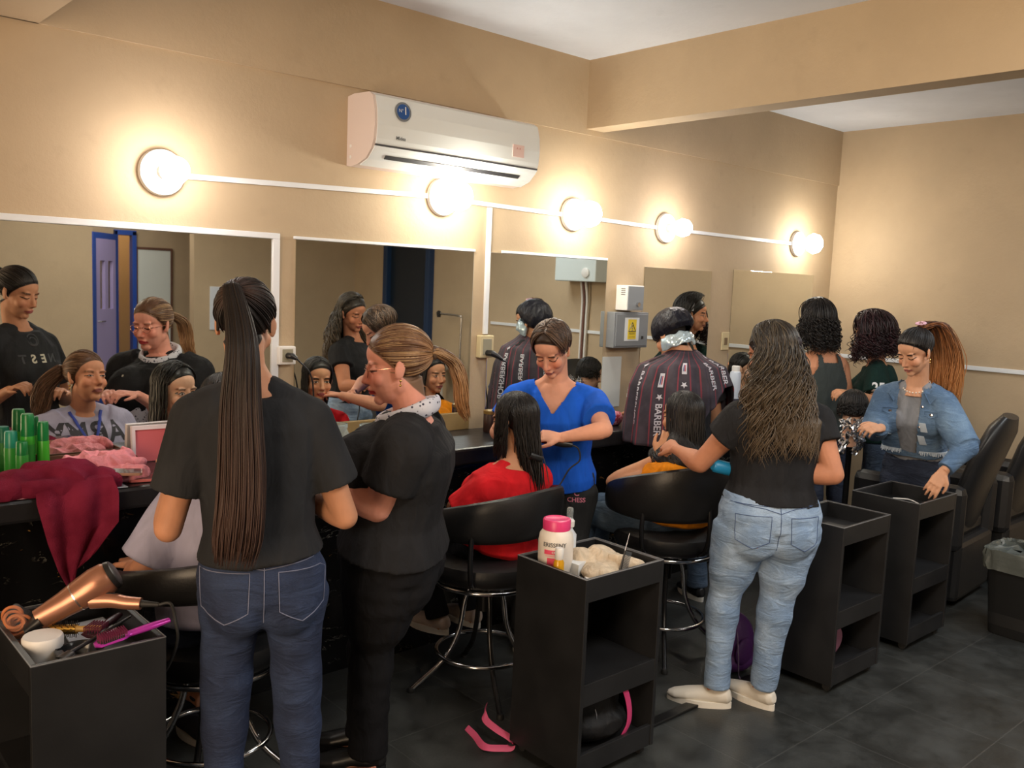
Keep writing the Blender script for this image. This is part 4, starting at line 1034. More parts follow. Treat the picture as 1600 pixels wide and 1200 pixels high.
def glasses(p, mat):
    H = p.H; mb = MB()
    for s in (-1, 1):
        ring = [H.w((s*.033+.021*math.cos(t), .092-.004*abs(math.cos(t)), -.004+.017*math.sin(t))) for t in np.linspace(0, 2*pi, 24, endpoint=False)]
        mb.tube(ring, .0014, 6, closed=True, caps=False, up=H.A[:, 1])
        mb.tube(H.w([(s*.054, .089, .002), (s*.068, .07, .003), (s*.077, .01, .003), (s*.077, -.015, -.006)]), .0015, 6)
    mb.tube(H.w([(-.013, .093, .002), (0, .097, .004), (.013, .093, .002)]), .0013, 6)
    part('glasses', mb, mat, p.root, 'thin rose gold glasses')
glasses(B, plain('rose_gold', srgb(215, 160, 140), .25, 1))
def earring(p, s=1):
    H = p.H; mb = MB(); c = H.w((s*.079, -.006, -.038)); mb.ell(c, .0045); mb.tube([c, c-UP*.012], .0012, 6); mb.ell(c-UP*.014, .004); part('earring', mb, M_gold, p.root)
earring(B, -1)
def scarf():
    M = Mat('dotted_white_scarf', srgb(205, 205, 215), .9)
    n = M.nt.nodes.new('ShaderNodeTexVoronoi'); n.inputs['Scale'].default_value = 75; M.nt.links.new(M.coord().k, n.inputs['Vector'])
    d = S(M.nt, n.outputs['Distance']); M.set('Base Color', M.mix(d.step(.34, .22), srgb(208, 208, 218), srgb(60, 60, 80)))
    f = azf(-46); r = azr(-46); nk = V3(1.655, 2.325, 1.20); mb = MB()
    ring = [nk+V3(0, 0, -.012)+f*(.092*math.cos(t)+.012)+r*(.086*math.sin(t))+UP*(.016-.036*(math.cos(t)+.2)) for t in np.linspace(0, 2*pi, 30, endpoint=False)]
    mb.tube(ring, (.028, .014), 14, closed=True, caps=False, up=(0, 0, 1))
    for s in (-1, 1):
        mb.tube(spline([nk+f*.10+UP*-.04+r*s*.01, nk+f*.155+UP*-.13+r*s*.035, nk+f*.19+UP*-.24+r*s*.035, nk+f*.185+UP*-.40+r*s*.03, nk+f*.165+UP*-.50+r*s*.03], 16), [(.035, .016)]*4+[(.044, .015)]*12, 14, up=r)
    me = fuse(mb, .006, 3); Aa = get_co(me); Aa += get_no(me)*(.004*wav(Aa, 45, 3, (1, 1, .4)))[:, None]; set_co(me, Aa-V3(*B.root.location)); shade(me)
    o = link('scarf', me, M.m, B.root); o['label'] = 'white scarf with small dark dots'
scarf()

# ---- seated woman in the lilac tee (seen in the mirror)
C_ = Person('seated woman in a lilac grey tee with blue lanyard, her face seen in the mirror', dict(head=(1.195, 2.70, 1.14), hyaw=18, hpitch=-10, hroll=5, neck=(1.195, 2.645, .975), pel=(1.15, 2.57, .585), faz=4, sw=.86,
    eL=(.92, 2.66, .70), wL=(.98, 2.90, .66), hdL=(.3, 1, 0), hnL=(0, 0, 1), eR=(1.37, 2.73, .69), wR=(1.27, 2.93, .66), hdR=(-.5, .8, 0), hnR=(0, 0, 1),
    hL=(1.03, 2.60, .55), hR=(1.21, 2.59, .55), kL=(1.02, 2.98, .545), kR=(1.24, 2.97, .545), aL=(1.04, 2.90, .19), aR=(1.20, 2.88, .19), jaw=1.08, glute=0, bust=1.25, toeL=0, toeR=0), k=.94, fat=1.2, vox=.0045,
    skin=skin_mat('skin_warm', srgb(212, 150, 118), lip=(.36, .12, .11), hair=(.10, .06, .04), open_=.55, brow=.55), base=(1.12, 2.57, 0))
c_sh = C_.shirt(M_lilac, t0=-.08, sleeve=.80, grow=.018, loose=.006, sl_r=.02, seed=31, fold=.008)
C_.trousers(M_navy, t1=.1, seed=6)
for a in 'LR': C_.shoe(a, plain('dark_canvas', (.02, .02, .03), .7), M_sole); C_.P['a'+a]
pony(C_, H_fair, tie=(-.75, -1, .05), tail=[(1.06, 2.60, 1.10), (1.04, 2.60, 1.02), (1.035, 2.60, .93)], tr=(.02, .04, .045, .03), n=260, roots=360, wave=.006, tiek=1.08, capgrow=.985)
earring(C_, 1); earring(C_, -1)
bv = bvh_of([c_sh])
text_on('shirt_lettering', 'ARMY', .115, (1.185, 2.83, .905), (-1, .07, 0), (0, 0, 1), plain('print_dark', srgb(60, 60, 68), .8), C_.root, .0012, target=bv, bold=.003)
def on_surf(bv, pts, N, off=.003):
    out = []
    for p in pts:
        h = bv.ray_cast(Vector(V3(*p)+V3(*N)*.2), Vector(-V3(*N)), .5); out.append(np.array(h[0])+V3(*N)*off if h[0] is not None else V3(*p))
    return np.array(out)
for s in (-1, 1):
    p0 = V3(1.192+s*.068, 2.72, 1.01); p1 = V3(1.19, 2.85, .84); pts = on_surf(bv, [p0*(1-t)+p1*t for t in np.linspace(0.05, 1, 14)], (0, 1, .25), .004)
    part('lanyard', MB().tube(pts, (.0065, .0016), 8, up=(1, 0, 0)), plain('lanyard_blue', srgb(38, 62, 160), .6), C_.root, 'blue lanyard strap')
pts = on_surf(bv, [V3(1.19, 2.85, .84-.12*t) for t in np.linspace(0, 1, 8)], (0, 1, 0), .004); part('lanyard', MB().tube(pts, (.006, .0016), 8, up=(1, 0, 0)), plain('lanyard_blue', (0, 0, 0)), C_.root)

# ---- person in the blue tee
def vneck(nk, f, r, w0, depth, shoulder=.0):
    def cut(P):
        q = P-nk; x = np.abs(q@r); y = q@f; z = q[:, 2]
        return (y > -.02) & (z > -depth+x*(depth/w0)) | ((z > -.012) & (x < .085))
    return cut
nkD = V3(2.735, 2.775, 1.20)
D_ = Person('person in a bright blue v-neck tee looking down, holding a black hair iron', dict(head=(2.665, 2.735, 1.345), hyaw=246, hpitch=34, hroll=2, neck=nkD-UP*.018, pel=(2.79, 2.78, .75), faz=228,
    eL=(2.735, 2.475, 1.035), wL=(2.60, 2.59, .995), hdL=(-.72, .62, .08), hnL=(-.25, -.5, .8), curlL=1.15, eR=(2.545, 2.93, .97), wR=(2.44, 2.72, 1.0), hdR=(-.5, -.7, .1), hnR=(0, -.1, 1), curlR=.9,
    kL=(2.80, 2.70, .42), kR=(2.71, 2.83, .42), aL=(2.81, 2.70, .07), aR=(2.70, 2.86, .07), bust=0, sw=1.12, hipw=.92), k=.94, fat=1.0, vox=.0042,
    skin=skin_mat('skin_fair', SK_fair, lip=(.42, .14, .13), hair=(.03, .02, .015), open_=0, brow=.9, blush=.6, hl=-.02), base=(2.79, 2.78, 0))
D_.shirt(M_blue, t0=-.04, sleeve=.62, grow=.012, loose=.010, sl_r=.02, cut=vneck(nkD, azf(228), azr(228), .085, .125), t1=.98, seed=41, fold=.010, vox=.005)
d_tr = D_.trousers(cloth('charcoal_trouser', (.022, .023, .024)), name='trousers', t1=.12, grow=.012, knee=.075, ankle=.06, seed=7, fold=.007)
M_croc = plain('clog_white', srgb(220, 215, 200), .5)
D_.shoe('L', M_croc, M_sole); D_.shoe('R', M_croc, M_sole)
def short_hair(p, mat):
    H = p.H; mb = MB(); sv = []; tv = []
    v, f = p.cap('hair', mat, 1.0, hairline=-.022); mb.add(v, f); sv += [.4]*len(v); tv += [0]*len(v); st = []
    for i in range(620):
        side = random.choice((-1, 1)); y = random.uniform(-.75, .52); top = nrm(V3(.02, y, 1)); a = math.radians(random.uniform(52, 178) if y < .25 else random.uniform(62, 105))*side
        end = V3(math.sin(a), math.cos(a)*1.0, random.uniform(-.55, .15)); P = slerp(top, end, 12); kk = 1.02+.07*random.random()+.05*np.sin(np.linspace(0, pi, 12))
        Q = np.array([p.epnt(d, k_) for d, k_ in zip(P, kk)]); st.append((H.w(Q), .0030*np.interp(np.linspace(0, 1, 12), [0, .2, .8, 1], [.7, 1, 1, .2])))
    strands_mb(mb, st, sv, tv); return hair_obj(p, 'hair', mb, sv, tv, mat)
short_hair(D_, H_cut)
bd = bvh_of([d_tr])
text_on('trouser_lettering', 'CHESS', .028, (2.80, 2.68, .695), (.72, -.69, 0), (0, 0, 1), plain('print_pink', srgb(205, 120, 140), .7), D_.root, .001, target=bd, bold=.0006)
text_on('trouser_emblem', 'C', .034, (2.80, 2.68, .725), (.72, -.69, 0), (0, 0, 1), plain('print_pink', (0, 0, 0)), D_.root, .001, target=bd, bold=.0008)

# ---- seated girl in red
E_ = Person('seated girl in a red tee with straight black hair, back to the camera', dict(head=(2.36, 2.62, 1.075), hyaw=-14, hpitch=4, neck=(2.335, 2.59, .895), pel=(2.275, 2.60, .605), faz=-8,
    eL=(2.10, 2.70, .68), wL=(2.18, 2.90, .70), hdL=(.4, .8, 0), hnL=(0, 0, 1), eR=(2.50, 2.66, .67), wR=(2.38, 2.86, .70), hdR=(-.5, .8, 0), hnR=(0, 0, 1),
    hL=(2.19, 2.62, .585), hR=(2.36, 2.61, .585), kL=(2.17, 2.98, .56), kR=(2.36, 2.98, .56), aL=(2.20, 2.86, .235), aR=(2.36, 2.84, .235), glute=0, toeL=-10, toeR=0, tzL=.17, tzR=.17), k=.93, fat=1.04,
    skin=skin_mat('skin_mid', SK_mid, lip=(.40, .10, .10), open_=.6, brow=.95, hl=-.012), base=(2.275, 2.60, 0))
E_.shirt(M_red, t0=-.12, sleeve=.62, grow=.016, loose=.004, seed=51, fold=.007)
E_.trousers(M_blackp, name='trousers', t1=.1, seed=8)
for a in 'LR': E_.shoe(a, plain('white_sandal', srgb(200, 180, 165), .6), M_sole, name='sandal')
def push_out(c, R):   # keep hair outside a vertical elliptical trunk
    def f(P):
        Q = P.copy(); d = Q[:, :2]-np.array(c[:2]); l = np.linalg.norm(d, axis=1)+1e-9; RR = R*np.clip((c[2]+.09-Q[:, 2])/.14, 0, 1)
        k_ = np.where(l < RR, RR/l, 1); Q[:, :2] = np.array(c[:2])+d*k_[:, None]; return Q
    return f
loose(E_, H_black, hairline=-.014, length=.20, az=(58, 250), n=430, wave=.002, spread=.005, vary=.3, sr=.0024, gather=((2.385, 2.505, .80), .022, .8), label='straight black hair')
loose(E_, H_black, length=.17, az=(262, 305), n=190, wave=.002, spread=.004, vary=.2, sr=.0024, cap=False, name='side_hair')
part('hair_clip', MB().tube([(2.335, 2.488, .965), (2.355, 2.475, .955), (2.385, 2.478, .945)], (.012, .007), 10), M_black, E_.root)

# ---- seated girl in orange
F_ = Person('seated girl in an orange top with long straight black hair, back to the camera', dict(head=(3.225, 2.46, 1.055), hyaw=2, hpitch=2, neck=(3.20, 2.435, .875), pel=(3.165, 2.42, .615), faz=-16,
    eL=(3.02, 2.66, .745), wL=(3.09, 2.47, .885), hdL=(.3, -.25, .85), hnL=(-.6, -.6, 0), curlL=.8, eR=(3.42, 2.56, .68), wR=(3.30, 2.76, .69), hdR=(-.5, .8, 0), hnR=(0, 0, 1),
    hL=(3.08, 2.46, .60), hR=(3.24, 2.50, .60), kL=(2.985, 2.79, .575), kR=(3.17, 2.86, .575), aL=(3.01, 2.86, .16), aR=(3.17, 2.88, .16), glute=0, toeL=-10, toeR=0), k=.93, fat=1.06,
    skin=skin_mat('skin_mid_b', SK_mid, lip=(.40, .12, .11), open_=.6, brow=.8, hl=-.012), base=(3.165, 2.42, 0))
F_.shirt(M_orange, t0=-.1, sleeve=.30, grow=.014, loose=.003, seed=61, fold=.007, sl_r=.02)
F_.trousers(denim('faded_denim', (.05, .09, .15), (.10, .15, .22)), t1=.08, seed=9)
for a in 'LR': F_.shoe(a, M_shoew, M_sole)
loose(F_, H_black, hairline=-.014, length=.44, az=(62, 298), n=560, wave=.002, spread=.004, vary=.18, sr=.0026, gather=((3.165, 2.30, .70), .035, .75), push=push_out((3.185, 2.43, .95), .135), label='long straight black hair')

# ---- person in cap and barber cape
G_ = Person('person under a black cap and a striped barber cape, back to the camera', dict(head=(3.655, 2.89, 1.385), hyaw=2, hpitch=32, neck=(3.687, 2.832, 1.272), pel=(3.73, 2.82, .76), faz=22,
    eL=(3.51, 2.92, .97), wL=(3.60, 3.06, .965), hdL=(.5, .6, 0), hnL=(0, 0, 1), eR=(3.92, 2.77, .96), wR=(3.89, 2.99, .965), hdR=(-.4, .9, 0), hnR=(0, 0, 1),
    kL=(3.62, 2.88, .42), kR=(3.83, 2.78, .42), aL=(3.60, 2.86, .07), aR=(3.84, 2.76, .07)), k=.94, fat=1.06,
    skin=skin_mat('skin_mid_c', SK_mid), base=(3.73, 2.82, 0))
G_.shirt(M_blackT, t0=0, sleeve=.6, seed=71); G_.trousers(denim('blue_denim_ripped', (.05, .085, .14), (.13, .18, .26)), t1=.14, seed=10, knee=.068, ankle=.05)
for a in 'LR': G_.shoe(a, M_black, M_sole)
def cap_and_cape():
    p = G_; H = p.H; n, m = 72, 30; v = []; f = []
    for i in range(m+1):
        t = pi*.62*i/m
        for j in range(n):
            a = 2*pi*j/n; d = V3(math.sin(t)*math.cos(a), math.sin(t)*math.sin(a), math.cos(t)); kk = 1.30+.018*math.sin(a*13)*math.sin(t)**2+.02*math.sin(a*5+1)*math.sin(t)
            if i > m-4: kk *= 1-.035*(i-(m-4))
            v.append(V3(0, -.02, .035)+d*V3(.080, .099, .088)*kk+V3(0, -.01, -.004)*math.sin(t))
    f = [(i*n+j, (i+1)*n+j, (i+1)*n+(j+1) % n, i*n+(j+1) % n) for i in range(m) for j in range(n)]
    mb = MB().add(H.w(v), f); o = part('cap', mb, cloth('black_satin_cap', (.010, .010, .016), .35, .5, 30), p.root, 'gathered black cap')
    mb = MB(); mb.tube([H.w((.080*math.sin(a), -.015-.092*math.cos(a), -.040-.020*(1+math.cos(a))/2+.004*math.sin(9*a))) for a in np.linspace(-1.9, .75, 40)], (.034, .012), 12, up=H.A[:, 2])
    me = fuse(mb, .005, 1); A_ = get_co(me); A_ += get_no(me)*(.006*wav(A_, 110, 8))[:, None]; set_co(me, A_-V3(*p.root.location)); me.polygons.foreach_set('use_smooth', [False]*len(me.polygons))
    link('plastic_wrap', me, plain('shiny_white_wrap', srgb(185, 205, 215), .15, .35), p.root)
    # the cape: a surface of revolution-like drape, angle th (0 = front, 180 = back)
    nk = V3(3.687, 2.832, 1.292); f_ = azf(22); r_ = azr(22)
    def cape(th, s, off=0.0):
        """th in degrees clockwise from the front, s 0..1 from the collar down"""
        a = math.radians(th); c, sn = math.cos(a), math.sin(a)
        rs = np.interp(s, [0, .08, .25, .45, .7, 1], [.068, .115, .235, .275, .290, .300]); rf = np.interp(s, [0, .08, .25, .45, .7, 1], [.070, .098, .155, .180, .195, .215])
        dz = np.interp(s, [0, .08, .25, .45, .7, 1], [.03, -.002, -.050, -.15, -.28, -.44])
        fold = (.010*math.sin(a*9+1)+.007*math.sin(a*17+s*3))*min(1, s*2.2)
        rs += fold+off; rf += fold+off
        back = 1+.10*max(0, -c)*min(1, s*2)
        return nk+r_*(sn*rs)+f_*(c*rf*back-.006)+UP*dz
    th0, th1 = -188, 172
    def fn(u, v_):
        th = th0+(th1-th0)*u; sl = 1.0
        if th < -172: sl = np.interp(th, [-188, -172], [.66, 1.0])
        if th > 95: sl = np.interp(th, [95, 108, 125, 150, 172], [1.0, .95, .42, .48, .66])
        return cape(th, v_*sl)
    M = Mat('striped_barber_cape', (.03, .022, .034), .75)
    a = M.attr('tv'); s = (a*26).frac(); st = (s-.5).abs().step(.075, .03); n2 = M.noise(M.coord(), 14, 3)
    c = M.mix(n2.step(.3, .7), (.024, .020, .030), (.050, .038, .055)); c = M.mix(st*.8, c, srgb(140, 45, 60)); M.set('Base Color', c); M.bump(M.noise(M.scale(M.coord(), (1, 1, .4)), 22, 3), .35, .01)
    NU, NV = 150, 34; mb = MB().grid(fn, NU, NV, .004)
    me = mb.mesh('cape', p.root.location); at = me.attributes.new('tv', 'FLOAT', 'POINT')
    tv = np.repeat(np.linspace(0, 1, NU), NV); tv = np.concatenate([tv, tv])[:len(me.vertices)]; at.data.foreach_set('value', tv.astype('f'))
    cp = link('cape', me, M.m, p.root); cp['label'] = 'dark barber cape with red stripes and white lettering'
    wm = plain('cape_print', srgb(200, 200, 210), .7)
    def lay(txt, size, th, s0, name='cape_lettering', flip=False, mat=wm):
        v, f = text_data(txt, size, align='LEFT', bold=.0006)
        out = []
        for q in v:
            s_ = s0+q[0]/.47; tt = th+math.degrees(q[1]/.24)*(-1)
            out.append(cape(tt, s_, .004))
        mb = MB().add(out, f); link(name, mb.mesh(name, p.root.location), mat, cp).location = (0, 0, 0)
    for th, s0, tx in ((-160, .46, 'BARBERSHOP'), (-134, .60, 'BARBER'), (-104, .30, 'BARBERSHOP'), (166, .16, 'BARBER'), (138, .12, 'BARBER'), (100, .4, 'BARBERSHOP'), (-70, .3, 'BARBER'), (-30, .25, 'BARBERSHOP'), (30, .3, 'BARBER'), (70, .3, 'BARBERSHOP')): lay(tx, .040, th, s0)
    def patch(th, s0, kind):
        mb = MB()
        if kind == 'star':
            pl = [((.016 if i % 2 == 0 else .007)*math.cos(i*pi/5), (.016 if i % 2 == 0 else .007)*math.sin(i*pi/5)) for i in range(10)]
            pts = [cape(th+math.degrees(y/.24), s0+x/.47, .005) for x, y in pl]+[cape(th, s0, .005)]; mb.add(pts, [(i, (i+1) % 10, 10) for i in range(10)]); link('cape_star', mb.mesh('cape_star', p.root.location), wm, cp)
        else:
            for k_, (m_, lo, hi) in enumerate(((wm, -.012, .012), (plain('print_crimson', srgb(170, 40, 55), .6), -.006, -.001), (plain('print_navy', srgb(40, 60, 120), .6), .001, .006))):
                mb = MB(); L = .032
                g = lambda u, v_: cape(th+math.degrees((lo+(hi-lo)*v_)/.24), s0+(-L+2*L*u)/.47*(1 if k_ == 0 else .6), .0045+.001*k_); mb.grid(g, 8, 4); link('cape_pole_mark', mb.mesh('cape_pole_mark', p.root.location), m_, cp)
    for th, s0, k_ in ((-160, .41, 'star'), (-134, .54, 'star'), (-160, .24, 'pole'), (-134, .38, 'pole'), (138, .08, 'star'), (-104, .24, 'star'), (-30, .2, 'star'), (70, .25, 'pole')): patch(th, s0, k_)
cap_and_cape()

# ---- woman in light jeans
L_ = Person('woman in black tee and light blue jeans with long wavy ash brown hair', dict(head=(3.01, 1.895, 1.39), hyaw=8, hpitch=14, hroll=-4, neck=(3.035, 1.855, 1.205), pel=(3.02, 1.865, .765), faz=30, haz=38,
    eL=(2.855, 2.075, .955), wL=(2.925, 2.255, .975), hdL=(.35, .8, .05), hnL=(-.6, -.3, .5), curlL=1.3, eR=(3.155, 1.68, .95), wR=(3.055, 1.90, .93), hdR=(-.55, .75, .05), hnR=(.2, -.1, 1), curlR=1.0,
    kL=(2.925, 1.975, .41), kR=(3.055, 1.825, .41), aL=(2.895, 1.955, .075), aR=(3.045, 1.845, .075), toeL=-32, toeR=4, hipw=1.06, thigh=1.16, sw=1.0), k=.94, fat=1.14,
    skin=skin_mat('skin_tan_b', srgb(188, 128, 98), open_=0, lip=(.36, .10, .09)), base=(3.02, 1.865, 0))
L_.shirt(M_blackT, t0=.14, sleeve=.42, grow=.012, seed=81, fold=.005, sl_r=.006)
l_j = L_.trousers(M_light, t1=.20, grow=.006, knee=.066, ankle=.050, seed=12, fold=.007, k_=20, st=(.8, .8, 1.5))
for a in 'LR': L_.shoe(a, M_shoew, M_sole, L=.245, lace=M_shoew)
pony(L_, H_ash, tie=(.25, -1, .05), tail=None, roots=420, tie_mat=None, sr=.002)
loose(L_, H_ash, length=.44, az=(100, 272), n=760, wave=.018, wk=2.4, spread=.07, vary=.45, sr=.0024, cap=False, push=push_out((3.04, 1.86, 1.20), .155), fullness=.12, name='wavy_hair', hairline=0)
part('hair_elastic', MB().ell(L_.H.w((.022, -.122, .03)), (.016, .016, .02)), M_tie, L_.root)

# ---- person in the denim jacket
nkJ = V3(4.49, 1.99, 1.20); fJ = azf(258); rJ = azr(258)
J_ = Person('person in an open blue denim jacket with a ginger ponytail holding silver foils', dict(head=(4.415, 1.98, 1.365), hyaw=283, hpitch=24, neck=nkJ-UP*.018, pel=(4.655, 2.03, .745), faz=258,
    eR=(4.395, 2.13, .96), wR=(4.235, 2.03, .995), hdR=(-.85, .15, .05), hnR=(.2, -.5, .8), curlR=.8, eL=(4.43, 1.70, .935), wL=(4.305, 1.745, .825), hdL=(-.45, .25, -.8), hnL=(-.75, -.4, .35), curlL=.35,
    kL=(4.68, 1.96, .41), kR=(4.66, 2.13, .41), aL=(4.70, 1.90, .07), aR=(4.68, 2.16, .07), bust=1.05, sw=.88), k=.92, fat=1.03, vox=.0042,
    skin=skin_mat('skin_olive', srgb(206, 154, 122), lip=(.42, .14, .12), open_=0, brow=.95, hl=-.012), base=(4.655, 2.03, 0))
J_.shirt(cloth('grey_tee', srgb(138, 140, 146)), name='grey_top', t0=.2, sleeve=0, grow=.008, seed=90, fold=.003)
def jcut(P):
    q = P-nkJ; x = q@rJ; y = q@fJ; z = q[:, 2]
    return (y > .0) & (np.abs(x-.012) < np.interp(-z, [0, .1, .35], [.055, .052, .036])) | ((z > -.008) & (np.abs(x) < .075))
jk = J_.shirt(M_jacket, name='denim_jacket', t0=.26, sleeve=1.93, grow=.017, loose=.010, sl_r=.010, cut=jcut, t1=.985, seed=91, fold=.009, cuff=.042)
bj = bvh_of([jk])
J_.trousers(M_navy, t1=.24, seed=13)
for a in 'LR': J_.shoe(a, M_black, M_sole, lace=M_shoew)
def jacket_bits():
    r = J_.root; fr = plain('frayed_white_thread', srgb(190, 200, 210), .9)
    ax = nrm(nkJ-J_.pel); c0 = J_.pel+(nkJ-J_.pel)*.262-UP*.012; mb = MB()
    for i in range(150):     # frayed hem
        t = pi/2+.34+(2*pi-.68)*i/149; d = rJ*math.cos(t)*1+fJ*math.sin(t); h = bj.ray_cast(Vector(c0+UP*.012+d*(.215-.045*abs(math.cos(t)))), Vector(-d), .2)
        if h[0] is not None:
            p = np.array(h[0]); mb.tube([p+UP*.006, p-UP*(.008+.012*random.random())+d*.004*random.random()+np.random.randn(3)*.002], .0022, 4)
    ring = []
    for i in range(60):
        t = pi/2+.34+(2*pi-.68)*i/59; d = rJ*math.cos(t)+fJ*math.sin(t); h = bj.ray_cast(Vector(c0+UP*.012+d*(.215-.045*abs(math.cos(t)))), Vector(-d), .2)
        if h[0] is not None: ring.append(np.array(h[0])+UP*.003)
    mb.tube(np.array(ring), .0035, 6); part('frayed_hem', mb, fr, r, 'frayed white hem')
    def surf(x, z):
        o = nkJ+rJ*x+UP*z+fJ*.5; h = bj.ray_cast(Vector(o), Vector(-fJ), .7); return np.array(h[0]) if h[0] is not None else None
    for s in (-1, 1):
        for nm, x, z, rad, mt in (('button', s*.095, -.135, .008, M_chrome), ('front_button', s*.050, -.10, .006, M_chrome), ('front_button', s*.047, -.2, .006, M_chrome)):
            p = surf(x, z)
            if p is not None: part(nm, MB().lathe([(rad, 0), (rad, .003), (0, .004)], p, 14, axis=fJ), mt, r)
        mb = MB(); pl = [surf(s*x, z) for x, z in ((.065, -.118), (.125, -.118), (.125, -.138), (.095, -.150), (.065, -.138))]
        if all(q is not None for q in pl): mb.tube(np.array(pl)+fJ*.004, .0022, 6, closed=True, caps=False); part('pocket_flap', mb, M_jacket, r)
        # collar wing
        g = [surf(s*.052, -.03), surf(s*.085, -.085), surf(s*.115, -.045)]; b0 = nkJ+rJ*s*.075+UP*.02
        if all(q is not None for q in g): part('collar', MB().add([b0, g[0]+fJ*.012, g[1]+fJ*.012, g[2]+fJ*.010, b0+fJ*-.004, g[0]+fJ*.006, g[1]+fJ*.006, g[2]+fJ*.004], [(0, 1, 2, 3), (7, 6, 5, 4), (0, 4, 5, 1), (1, 5, 6, 2), (2, 6, 7, 3), (3, 7, 4, 0)], smooth=False), M_jacket, r)
    for x, z, l in ((-.085, -.20, .045), (-.075, -.27, .045), (.09, -.24, .03)):
        mb = MB()
        for i in range(9):
            p = surf(x+.004*i*.9, z-l/2); q = surf(x+.010+.0036*i, z+l/2)
            if p is not None and q is not None: mb.tube([p+fJ*.002, (p+q)/2+fJ*.005, q+fJ*.002], .0022, 4)
        if mb.n: part('ripped_patch', mb, fr, r, 'pale ripped threads')
    pts = [nkJ+fJ*(.070*math.cos(t)+.004)+rJ*.062*math.sin(t)+UP*(.0-.035*math.cos(t)) for t in np.linspace(0, 2*pi, 26, endpoint=False)]
    mb = MB()
    for q in pts: mb.ell(q, .0042, None, 8, 6)
    part('necklace', mb, plain('pearl', srgb(235, 225, 210), .2), r)
jacket_bits()
pony(J_, H_black, tie=(0, -.75, .95), tail=None, roots=520, tie_mat=None, hairline=-.012)
def ging():
    H = J_.H; st = []; sv = []; tv = []; mb = MB(); base = H.w(J_.epnt((0, -.75, .95), 1.02))
    for i in range(620):
        a = random.uniform(-1, 1); e1 = V3(4.56+random.uniform(-.02, .08), 1.955-.055+a*.075, 1.12+random.uniform(-.05, .10)); mid = base+V3(.075+.04*random.random(), -.035+a*.05, .005+.02*random.random())
        P = spline([base+np.random.randn(3)*.008, mid, (mid+e1)/2+V3(.025, -.01+a*.02, .02), e1], 18); ph = random.random()*6
        P += np.outer(.007*np.sin(np.linspace(0, 12, 18)+ph)*np.linspace(0, 1, 18), [a, 1, 0]); st.append((P, .0022*np.interp(np.linspace(0, 1, 18), [0, .1, .9, 1], [.6, 1, 1, .2])))
    strands_mb(mb, st, sv, tv); hair_obj(J_, 'ponytail', mb, sv, tv, H_ging, 'bushy ginger brown ponytail')
    mb = MB(); c = base+UP*.018
    for i in range(9): t = 2*pi*i/9; mb.ell(c+H.A[:, 0]*.022*math.cos(t)+H.A[:, 1]*.014*math.sin(t)+UP*.004, (.009, .009, .005), None, 8, 6)
    part('flower_clip', mb, plain('pink_clip', srgb(230, 185, 205), .4), J_.root)
ging(); earring(J_, -1)

# ---- person in dark green tee with 25 on the sleeve
K_ = Person('person in a dark green tee with the number 25, curly wine-red hair', dict(head=(5.385, 2.70, 1.385), hyaw=-30, hpitch=12, neck=(5.42, 2.665, 1.20), pel=(5.46, 2.63, .75), faz=-30,
    eL=(5.20, 2.54, 1.0), wL=(4.96, 2.59, 1.065), hdL=(-.9, .25, .1), hnL=(-.1, -.3, 1), curlL=.8, eR=(5.52, 2.86, .98), wR=(5.42, 3.03, 1.06), hdR=(-.3, .4, .6), hnR=(0, 0, 1), curlR=.8,
    kL=(5.40, 2.60, .41), kR=(5.52, 2.68, .41), aL=(5.40, 2.58, .07), aR=(5.53, 2.68, .07), hipw=.95), k=.93, fat=1.0,
    skin=skin_mat('skin_mid_d', SK_mid, open_=0), base=(5.46, 2.63, 0))
k_sh = K_.shirt(M_green, t0=-.02, sleeve=.72, grow=.018, loose=.008, sl_r=.022, seed=101)
K_.trousers(denim('worn_blue_denim', (.03, .05, .09), (.07, .10, .15)), t1=.1, seed=14)
for a in 'LR': K_.shoe(a, M_black, M_sole)
bk = bvh_of([k_sh])
vd = azf(243)   # towards the camera
text_on('sleeve_number', '25', .075, (5.285, 2.575, 1.09), azr(63), (0, 0, 1), plain('print_white', (0, 0, 0)), K_.root, .001, target=bk, bold=.002)
mb = MB(); e0 = K_.P['sL']+(K_.P['eL']-K_.P['sL'])*.70; ax_ = nrm(K_.P['eL']-K_.P['sL']); x_ = nrm(np.cross(ax_, UP)); y_ = np.cross(ax_, x_)
mb.tube([e0+x_*.071*math.cos(t)+y_*.071*math.sin(t) for t in np.linspace(0, 2*pi, 24, endpoint=False)], .004, 6, closed=True, caps=False); part('sleeve_band', mb, M_white, K_.root, 'white sleeve band')
loose(K_, H_wine, length=.19, az=(45, 315), n=560, wave=.008, curl=.013, spread=.03, vary=.6, sr=.0030, fullness=.60, nseg=42, label='curly dark wine hair')

# ---- person with curly black hair and tank top
T_ = Person('person in a dark tank top with long black curls by the far mirrors', dict(head=(5.12, 2.93, 1.455), hyaw=30, hpitch=4, neck=(5.12, 2.87, 1.265), pel=(5.14, 2.82, .79), faz=25,
    eL=(4.97, 2.88, .98), wL=(5.06, 3.06, .98), hdL=(.4, .8, 0), hnL=(0, 0, 1), eR=(5.31, 2.77, .99), wR=(5.26, 2.99, 1.0), hdR=(-.2, 1, 0), hnR=(0, 0, 1),
    kL=(5.06, 2.82, .42), kR=(5.22, 2.75, .42), aL=(5.05, 2.80, .07), aR=(5.23, 2.74, .07)), k=.95, fat=.98,
    skin=skin_mat('skin_mid_e', srgb(196, 138, 106), open_=.7, lip=(.34, .12, .10), brow=1), base=(5.14, 2.79, 0))
nkT = V3(5.12, 2.87, 1.283); fT = azf(25); rT = azr(25)
